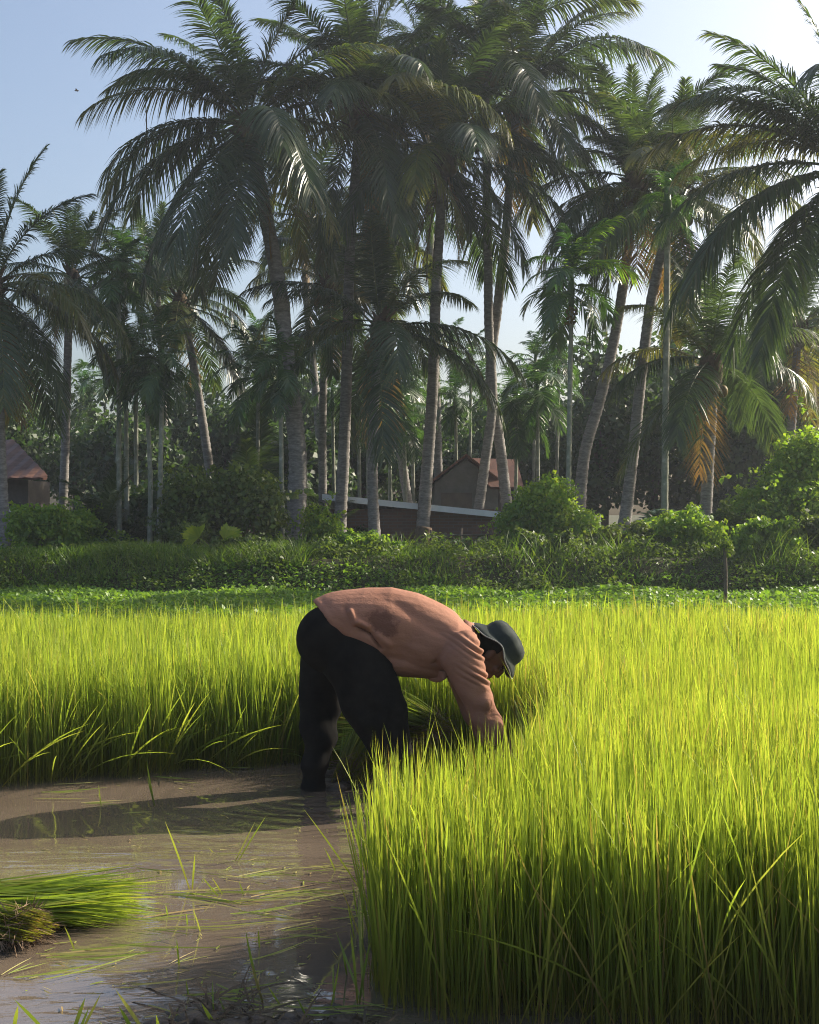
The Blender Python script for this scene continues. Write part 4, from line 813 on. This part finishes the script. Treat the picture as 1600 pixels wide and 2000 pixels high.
# cut the cloth along the hem and open the cuffs
bm = bmesh.new(); bm.from_mesh(sh_me); bm.verts.ensure_lookup_table()
rem = [v for v in bm.verts if py[v.index] > hem[v.index] and px[v.index] < 778]
cw = P(986, 1455, D0-.18)
rem += [v for v in bm.verts if ((co[v.index][0]-cw.x)*.45-(co[v.index][2]-cw.z)*.89) > -.012 and co[v.index][1] < D0]
bmesh.ops.delete(bm, geom=list(set(rem)), context='VERTS')
for it in range(6):
    be = [v for v in bm.verts if v.is_boundary]; new = {}
    for v in be:
        nb = [e.other_vert(v).co for e in v.link_edges if e.is_boundary]
        if len(nb) == 2: new[v] = v.co*.4+(nb[0]+nb[1])*.3
    for v, c_ in new.items(): v.co = c_
bm.to_mesh(sh_me); bm.free()
sh = link('shirt', sh_me, person); so = sh.modifiers.new('cloth', 'SOLIDIFY'); so.thickness = .004; so.offset = 1
# loose flap of cloth hanging under the chest
mb = MB(); fl = []
for i in range(13):
    u = i/12; x = 828+50*u
    for j in range(5):
        w_ = j/4; dy = (4+26*math.sin(math.pi*min(1, u*.9+.12))**.7*(1 if u < .8 else 1-.2*(u-.8)/.2))*w_
        p_ = P(x+2*w_, 1306+6*u+dy*.8, D0-.10+.03*math.sin(6*u)+.012*w_*math.sin(14*u)); fl.append(tuple(p_))
i, j = np.meshgrid(np.arange(12), np.arange(4), indexing='ij'); a = (i*5+j).ravel(); mb.add(np.array(fl), [np.stack([a, a+5, a+6, a+1], 1)])
fo = link('shirt_flap', mb.mesh('shirt_flap', M['shirt']), person); so = fo.modifiers.new('cloth', 'SOLIDIFY'); so.thickness = .003
# collar
mb = MB(); cpt = []
for i in range(25):
    a = 2*math.pi*i/24; c_ = P(916, 1247, D0); ax = Vector((.93, 0, -.10)).normalized(); B = Vector((0, 1, 0)); A = B.cross(ax)
    for h_, rr in ((-.03, .090), (0, .078), (.022, .074)): cpt.append(tuple(c_+ax*h_+A*math.cos(a)*rr*1.0+B*math.sin(a)*rr*.95))
k = np.arange(24)*3; mb.add(np.array(cpt), [np.concatenate([np.stack([k+j, k+3+j, k+4+j, k+1+j], 1) for j in (0, 1)])])
o = link('collar', mb.mesh('collar', M['shirt']), person); so = o.modifiers.new('cloth', 'SOLIDIFY'); so.thickness = .005
# hair at the nape and temples
mb = MB(); mb.add(*ell(hp(-.02, 0, .015), (.088, .081, .088), HU, HF, 20, 14)); o = link('hair', mb.mesh('hair', M['trousers']), person)
for s in (-1, 1): link('eye', MB().add(*ell(hp(.088, s*.032, .0), (.010, .013, .010), HU, HF, 10, 8)).mesh('eye', M['eye']), person)
# hat
nseg = 72; prof = [(0, .163), (0, .165), (0, .156), (0, .145), (0, .130), (0, .118), (.004, .1125), (.030, .112), (.052, .106), (.070, .092), (.080, .070), (.086, .040), (.088, .004)]
HB = HC+HU*.046
HV = []
for k, (u, r_) in enumerate(prof):
    for j in range(nseg):
        a = 2*math.pi*j/nseg; q = max(0, (r_-.114)/.058); ca, sa = math.cos(a), math.sin(a); rr = r_
        if q > 0:
            drop = .058*abs(ca)**1.3+.010*max(0, -sa)+.002*max(0, sa)
            wv = -drop*q**1.1+q*(.007*math.sin(4*a+.6)+.005*math.sin(7*a+2)); rr *= 1-.10*q*abs(sa)-.03*q*(ca > 0)*ca
        else: wv = .0025*math.sin(7*a+u*40)+.002*math.sin(4*a-u*70)
        HV.append(HB+HF*ca*rr+Vector((0, -1, 0))*sa*rr*.90+HU*(u+wv))
HVa = np.array([tuple(v) for v in HV]); q_ = []
for k in range(len(prof)-1):
    for j in range(nseg): q_.append((k*nseg+j, k*nseg+(j+1) % nseg, (k+1)*nseg+(j+1) % nseg, (k+1)*nseg+j))
hat = link('sun_hat', MB().add(HVa, [np.array(q_)]).mesh('sun_hat', M['hat']), person); so = hat.modifiers.new('cloth', 'SOLIDIFY'); so.thickness = .004
e_ = [tuple(v) for v in HV[nseg:2*nseg]]; V, F = tube(e_+[e_[0]], [.0032]*(nseg+1), 6, False, flat=tuple(HU)); link('hat_piping', MB().add(V, F).mesh('hat_piping', M['piping']), hat)
V, F = tube([tuple(v) for v in HV[6*nseg:7*nseg]]+[tuple(HV[6*nseg])], [.003]*(nseg+1), 5, False, flat=tuple(HU)); link('hat_seam', MB().add(V, F).mesh('hat_seam', M['hat']), hat)

# ------------------------------------------------------------------ pulled bundles and loose stalks
def bundle(label, root, tip, n, wid, hgt, seed, rootlen=.1, arc=.1, group='bundles of pulled rice seedlings', spread=.35):
    rg = np.random.default_rng(seed); root = np.array(root, float); tip = np.array(tip, float); ax = tip-root; L = np.linalg.norm(ax); ax /= L
    sd = norm(np.cross(ax, [0, 0, 1.])); t = thing('seedling_bundle', label, 'rice bundle', Vector(root), group=group)
    a = rg.uniform(0, 6.28, n); q_ = np.sqrt(rg.random(n)); off = sd*(np.cos(a)*q_*wid)[:, None]+np.array([0, 0, 1.])*(np.abs(np.sin(a))*q_*hgt)[:, None]
    base = off-ax*rg.uniform(0, .1, n)[:, None]; d = norm(ax+off*spread/np.array(wid)+np.array([0, 0, 1])*arc+rg.normal(0, .035, (n, 3)))
    ll = L*rg.uniform(.5, 1.14, n); bd = np.tile([[0, 0, -arc*.95]], (n, 1))+rg.normal(0, .05, (n, 3)); zend = base[:, 2]+d[:, 2]*ll+bd[:, 2]*ll+root[2]
    bd[:, 2] += np.clip(.012-zend, 0, 9)/ll
    side = norm(np.cross(d, rg.normal(0, 1, (n, 3))*[1, 1, .4]+[0, 0, .8])); V, F, tt, ix = blades(base, d, ll, rg.uniform(.005, .009, n), side, bd, 6, prof=lambda t: np.interp(t, [0, .3, .7, 1], [.4, .8, 1, 0]))
    rd = np.clip(rg.normal(.38, .17, n), 0, 1); rd = np.where(rg.random(n) < .06, .98, rd); link('leaves', MB().add(V, F, rd[ix], tt).mesh('leaves', M['rice']), t)
    m_ = n; b2 = off[:m_]*.85+rg.normal(0, .012, (m_, 3)); dd = norm(-ax*.7+rg.normal(0, .55, (m_, 3))-[0, 0, .25]); sd2 = norm(np.cross(dd, rg.normal(0, 1, (m_, 3))))
    V, F, tt, ix = blades(b2, dd, rootlen*rg.uniform(.4, 1.2, m_), .0035, sd2, rg.normal(0, .25, (m_, 3)), 3); mb = MB().add(V, F)
    mb.add(*ell((0, 0, hgt*.25), (wid*.55, .05, hgt*.55), (0, 0, 1), tuple(sd), 12, 8)); link('roots', mb.mesh('roots', M['roots']), t); return t
bundle('bundle of pulled seedlings floating at the left edge, its green tips spread to the right', (-1.50, 3.98, .03), (-.87, 4.02, .02), 1300, .13, .085, 601, .15, .06, spread=-.05)
bundle('bundle at the left edge turned with its muddy brown roots towards the open water', (-1.20, 3.78, .03), (-1.75, 3.95, .03), 700, .075, .07, 607, .09, .12, spread=.05)
bundle('bundle of pulled seedlings lying in the shade between the workers legs', (-.26, 6.02, .05), (-.02, 6.55, .28), 600, .10, .10, 602, .08, .1, spread=.2)
bundle('bundle of pulled seedlings stacked behind the front leg with its pale roots up', (.00, 6.14, .20), (-.36, 6.4, .10), 420, .07, .07, 603, .09, .12, spread=.2)
bundle('small bundle of pulled seedlings on top, roots pointing right beside the knee', (.12, 5.98, .28), (-.14, 6.3, .30), 260, .055, .055, 604, .10, .1, spread=.2)
bundle('uprooted tuft of seedlings lying against the cut side of the bed right of the hands', (.56, 5.75, .34), (.70, 5.55, .05), 160, .08, .08, 605, .02, .05)
# tuft gripped by the hands
bundle('tuft of seedlings gripped low down by the hands', (.53, 5.66, .0), (.60, 5.68, .50), 120, .03, .03, 606, .05, .0, group='rice held')
# floating and standing stalks
def stalk_mesh(seed, n, L, W, bendv, mat='straw'):
    rg = np.random.default_rng(seed); d = norm(np.stack([np.ones(n), rg.normal(0, .12, n), rg.normal(0, .04, n)], 1)); base = np.stack([rg.normal(0, .02, n), rg.normal(0, .008, n), np.abs(rg.normal(0, .004, n))], 1)
    side = np.tile([[0, .8, .6]], (n, 1)); bd = np.tile([bendv], (n, 1))*rg.uniform(.3, 1.4, (n, 1)); V, F, tt, ix = blades(base, d, L*rg.uniform(.6, 1.05, n), W, side, bd, 6, prof=lambda t: np.interp(t, [0, .3, .7, 1], [.5, .9, .8, 0]))
    return MB().add(V, F, np.clip(rg.normal(.45, .25, n), 0, 1)[ix], tt).mesh('rice_stalk', M[mat])
SM = [stalk_mesh(i, nn, LL, ww, bb) for i, (nn, LL, ww, bb) in enumerate([(1, .3, .007, (0, .1, 0)), (2, .42, .007, (0, .12, .02)), (1, .22, .006, (0, -.15, 0)), (3, .34, .007, (0, -.08, .01)), (1, .5, .008, (0, .2, .03)), (2, .28, .006, (0, .05, 0))])]
def stalk(px, py, ang, m_=0, s=1.0, z=.006, lift=0.0, label='loose pale rice stalk floating flat on the muddy water', grp='loose rice stalks floating on the water'):
    d = CAM_H*FPX/(py-HZ); o = link('rice_stalk', SM[m_]); o.location = ((px-800)/FPX*d, d, z); o.rotation_euler = (0, -R(lift), R(ang)); o.scale = (s, s, s)
    return tag(o, label, 'rice stalk', grp)
for a in [(75, 1550, 2, 1), (60, 1562, -8, 0), (170, 1572, 10, 3, .7), (345, 1530, -4, 2), (240, 1592, 25, 2, .9), (560, 1480, 15, 2, .8), (650, 1690, -22, 4, .8), (395, 1745, -8, 1, 1.1), (330, 1752, 2, 3, 1.1), (480, 1750, 5, 0, 1), (515, 1756, 28, 3, .9),
          (445, 1790, 15, 1), (460, 1782, -30, 0), (560, 1752, 18, 3, .7), (600, 1758, 22, 0, .8), (590, 1740, -20, 1, .6), (640, 1775, -25, 0, .9), (620, 1768, 170, 2, .8), (515, 1805, 3, 0, .7), (570, 1830, 0, 2), (555, 1822, 30, 3, .6), (640, 1800, 15, 1, .6),
          (480, 1882, 35, 1, .75), (345, 1885, 55, 3, .45), (70, 1925, 38, 4, .7), (130, 1860, 4, 1, .9), (60, 1868, -4, 0, 1.2), (20, 1905, 65, 3, .5), (160, 1880, 22, 5, .9), (20, 1915, 15, 1, .8), (100, 1875, 12, 3, .8), (200, 1850, -10, 4, .8),
          (250, 1930, 10, 0, .8), (350, 1950, 8, 1, .9), (300, 1968, -25, 2, .8), (430, 1955, -3, 3, .7), (520, 1965, -20, 0, .8), (420, 1925, -50, 1, .5), (600, 1975, 12, 5, .7), (660, 1980, 5, 3, .6), (560, 1985, -10, 1, .6), (480, 1980, 22, 0, .7), (690, 1955, -40, 0, .5),
          (150, 1975, -35, 2, .6), (620, 1925, 10, 2, .5), (480, 1922, 70, 5, .4), (290, 1800, 20, 3, .9), (330, 1815, -12, 0, .8), (560, 1700, 8, 0, .7), (470, 1685, 3, 2, .8), (420, 1670, -6, 0, .6), (300, 1520, -12, 5, .8), (100, 1535, 8, 0, .9), (440, 1502, 5, 5, .6)]:
    stalk(*a)
rs8 = random.Random(8)
for i in range(34):
    stalk(rs8.uniform(240, 700), rs8.uniform(1690, 1850), rs8.uniform(-35, 35)+(180 if i % 3 == 0 else 0), rs8.randrange(6), rs8.uniform(.3, .75))
# broken stems sticking out of the water: (px, py at water, tip px, tip py, bent)
def stick(px, py, tx, ty, w_=.006, mat='straw', leaves=1, seed=0, label=None, under=None):
    rg = np.random.default_rng(seed); d = CAM_H*FPX/(py-HZ); b0 = Vector(((px-800)/FPX*d, d, 0)); dt = d+.04*rg.normal(); e0 = P(tx, ty, dt); v = e0-b0; L = v.length
    mb = MB()
    for i in range(leaves):
        dd = norm((np.array(v)/L+rg.normal(0, .05+.10*(i > 0), 3))[None]); sd = norm(np.cross(dd, [[.15*rg.normal(), 1, 0]])); V, F, tt, ix = blades(np.array([[0, 0, -.03]]), dd, np.array([L*(1 if i == 0 else rg.uniform(.5, .9))]), w_, sd, np.array([[rg.normal(0, .04), 0, -.02]]), 6, prof=lambda t: np.interp(t, [0, .4, .75, 1], [.5, .9, .9, 0]))
        mb.add(V, F, float(np.clip(rg.normal(.4, .25), 0, 1)), tt)
    o = link('rice_shoot', mb.mesh('rice_shoot', M[mat]), None, b0); return tag(o, label or 'single broken rice shoot standing out of the muddy water', 'rice shoot', 'single rice shoots in the water')
ST = [(200, 1575, 190, 1518, 1), (305, 1575, 288, 1470, 2), (375, 1735, 338, 1582, 2), (452, 1682, 502, 1585, 1), (458, 1680, 528, 1580, 1), (368, 1650, 345, 1625, 1), (430, 1665, 408, 1640, 1), (440, 1750, 400, 1690, 1), (445, 1748, 415, 1695, 1), (480, 1745, 470, 1705, 1), (330, 1785, 326, 1745, 1),
      (368, 1805, 365, 1765, 1), (395, 1815, 380, 1755, 1), (352, 1880, 350, 1810, 1), (152, 1855, 125, 1790, 1), (508, 1850, 507, 1792, 1), (520, 1960, 465, 1790, 2), (372, 1950, 365, 1890, 1), (420, 1980, 408, 1890, 1), (450, 1990, 430, 1920, 1), (735, 1770, 622, 1545, 1), (710, 1720, 675, 1500, 2), (718, 1700, 700, 1520, 2), (660, 1700, 645, 1635, 1), (700, 1790, 692, 1700, 1), (695, 1830, 690, 1745, 1), (680, 1900, 675, 1820, 1),
      (655, 1955, 650, 1860, 1), (640, 1975, 665, 1850, 1), (700, 1960, 690, 1790, 2), (712, 1950, 702, 1700, 2), (560, 1960, 520, 1900, 1), (610, 1990, 590, 1920, 1), (105, 2010, 30, 1925, 1), (140, 2030, 190, 1912, 2), (130, 2030, 172, 1925, 1), (300, 2020, 218, 1915, 1), (315, 2020, 310, 1955, 1), (25, 2010, 26, 1940, 1), (270, 2010, 235, 1940, 1), (440, 2010, 395, 1930, 1), (340, 1990, 352, 1945, 1), (665, 1590, 664, 1562, 1), (690, 1600, 680, 1530, 1)]
for i, a in enumerate(ST): stick(a[0], a[1], a[2], a[3], .0075 if a[4] == 2 else .011 if a[1] > 1990 else .0055, 'rice' if i % 3 else 'straw', a[4], 700+i)
# fine debris scattered on the water: bits of leaf and foam, mud clods at the near right corner
rg = np.random.default_rng(77); n = 230
py_ = rg.uniform(1500, 2010, n); px_ = np.where(rg.random(n) < .5, rg.uniform(0, 715, n), rg.normal(560, 110, n)); dd = CAM_H*FPX/(py_-HZ); xx = (px_-800)/FPX*dd
k = (xx < -.16) & ~inpoly(xx, dd, LEFT_BED); xx, dd = xx[k], dd[k]; n = len(xx); a = rg.uniform(0, 3.14, n)
V, F, tt, ix = blades(np.stack([xx, dd, np.full(n, .005)], 1), np.stack([np.cos(a), np.sin(a)*.8, 0*a], 1), rg.gamma(1.5, .02, n)+.006, rg.uniform(.003, .007, n), np.stack([-np.sin(a), np.cos(a), .3+0*a], 1), np.zeros((n, 3)), 2)
tag(link('leaf_litter', MB().add(V, F, rg.uniform(.4, 1, n)[ix], tt).mesh('leaf_litter', M['straw'])), 'small bits of straw and leaf floating on the muddy water', 'litter', kind='stuff')
n = 420; xx = rg.uniform(-.62, -.10, n); dd = rg.uniform(2.9, 3.32, n)+.10*np.sin(xx*7); a = rg.uniform(0, 6.28, n)
V, F, tt, ix = blades(np.stack([xx, dd, rg.uniform(0, .03, n)], 1), norm(np.stack([np.cos(a), np.sin(a), rg.normal(.1, .2, n)], 1)), rg.gamma(2, .05, n), rg.uniform(.004, .009, n), np.stack([-np.sin(a), np.cos(a), .4+0*a], 1), np.tile([[0, 0, -.1]], (n, 1)), 3)
tag(link('rotting_leaves', MB().add(V, F, rg.uniform(0, 1, n)[ix], tt).mesh('rotting_leaves', M['rot'])), 'tangled wet leaves and stems in the shaded water at the foot of the near bed', 'litter', kind='stuff')
# mud clods
mb = MB()
for i in range(60):
    x = random.uniform(-.75, -.12); y = random.uniform(2.95, 3.3); r_ = random.uniform(.012, .045); mb.add(*ell((x, y, -.005), (r_*1.5, r_, r_*.5), ns=8, nr=6))
for i in range(40):
    x = random.uniform(-.42, -.05); y = random.uniform(5.85, 6.35); r_ = random.uniform(.015, .05); mb.add(*ell((x, y, .0), (r_*1.4, r_, r_*.6), ns=8, nr=6))
tag(link('mud_lumps', mb.mesh('mud_lumps', M['mud'])), 'wet lumps of mud breaking the water surface', 'mud', kind='stuff')

# ------------------------------------------------------------------ haze
m = bpy.data.materials.new('haze'); m.use_nodes = True; nt = m.node_tree; nt.nodes.remove(nt.nodes['Principled BSDF'])
pv = nt.nodes.new('ShaderNodeVolumePrincipled'); pv.inputs['Color'].default_value = (.80, .88, 1, 1); pv.inputs['Density'].default_value = .0010; pv.inputs['Anisotropy'].default_value = .25
nt.links.new(pv.outputs[0], nt.nodes['Material Output'].inputs['Volume'])
V, F = boxm(-60, 60, -30, 75, -1.5, 22); hz = link('haze', mesh_np('haze', V, F, m, smooth=False)); hz['kind'] = 'stuff'
hz['label'] = 'thin pale haze over the field and palms'
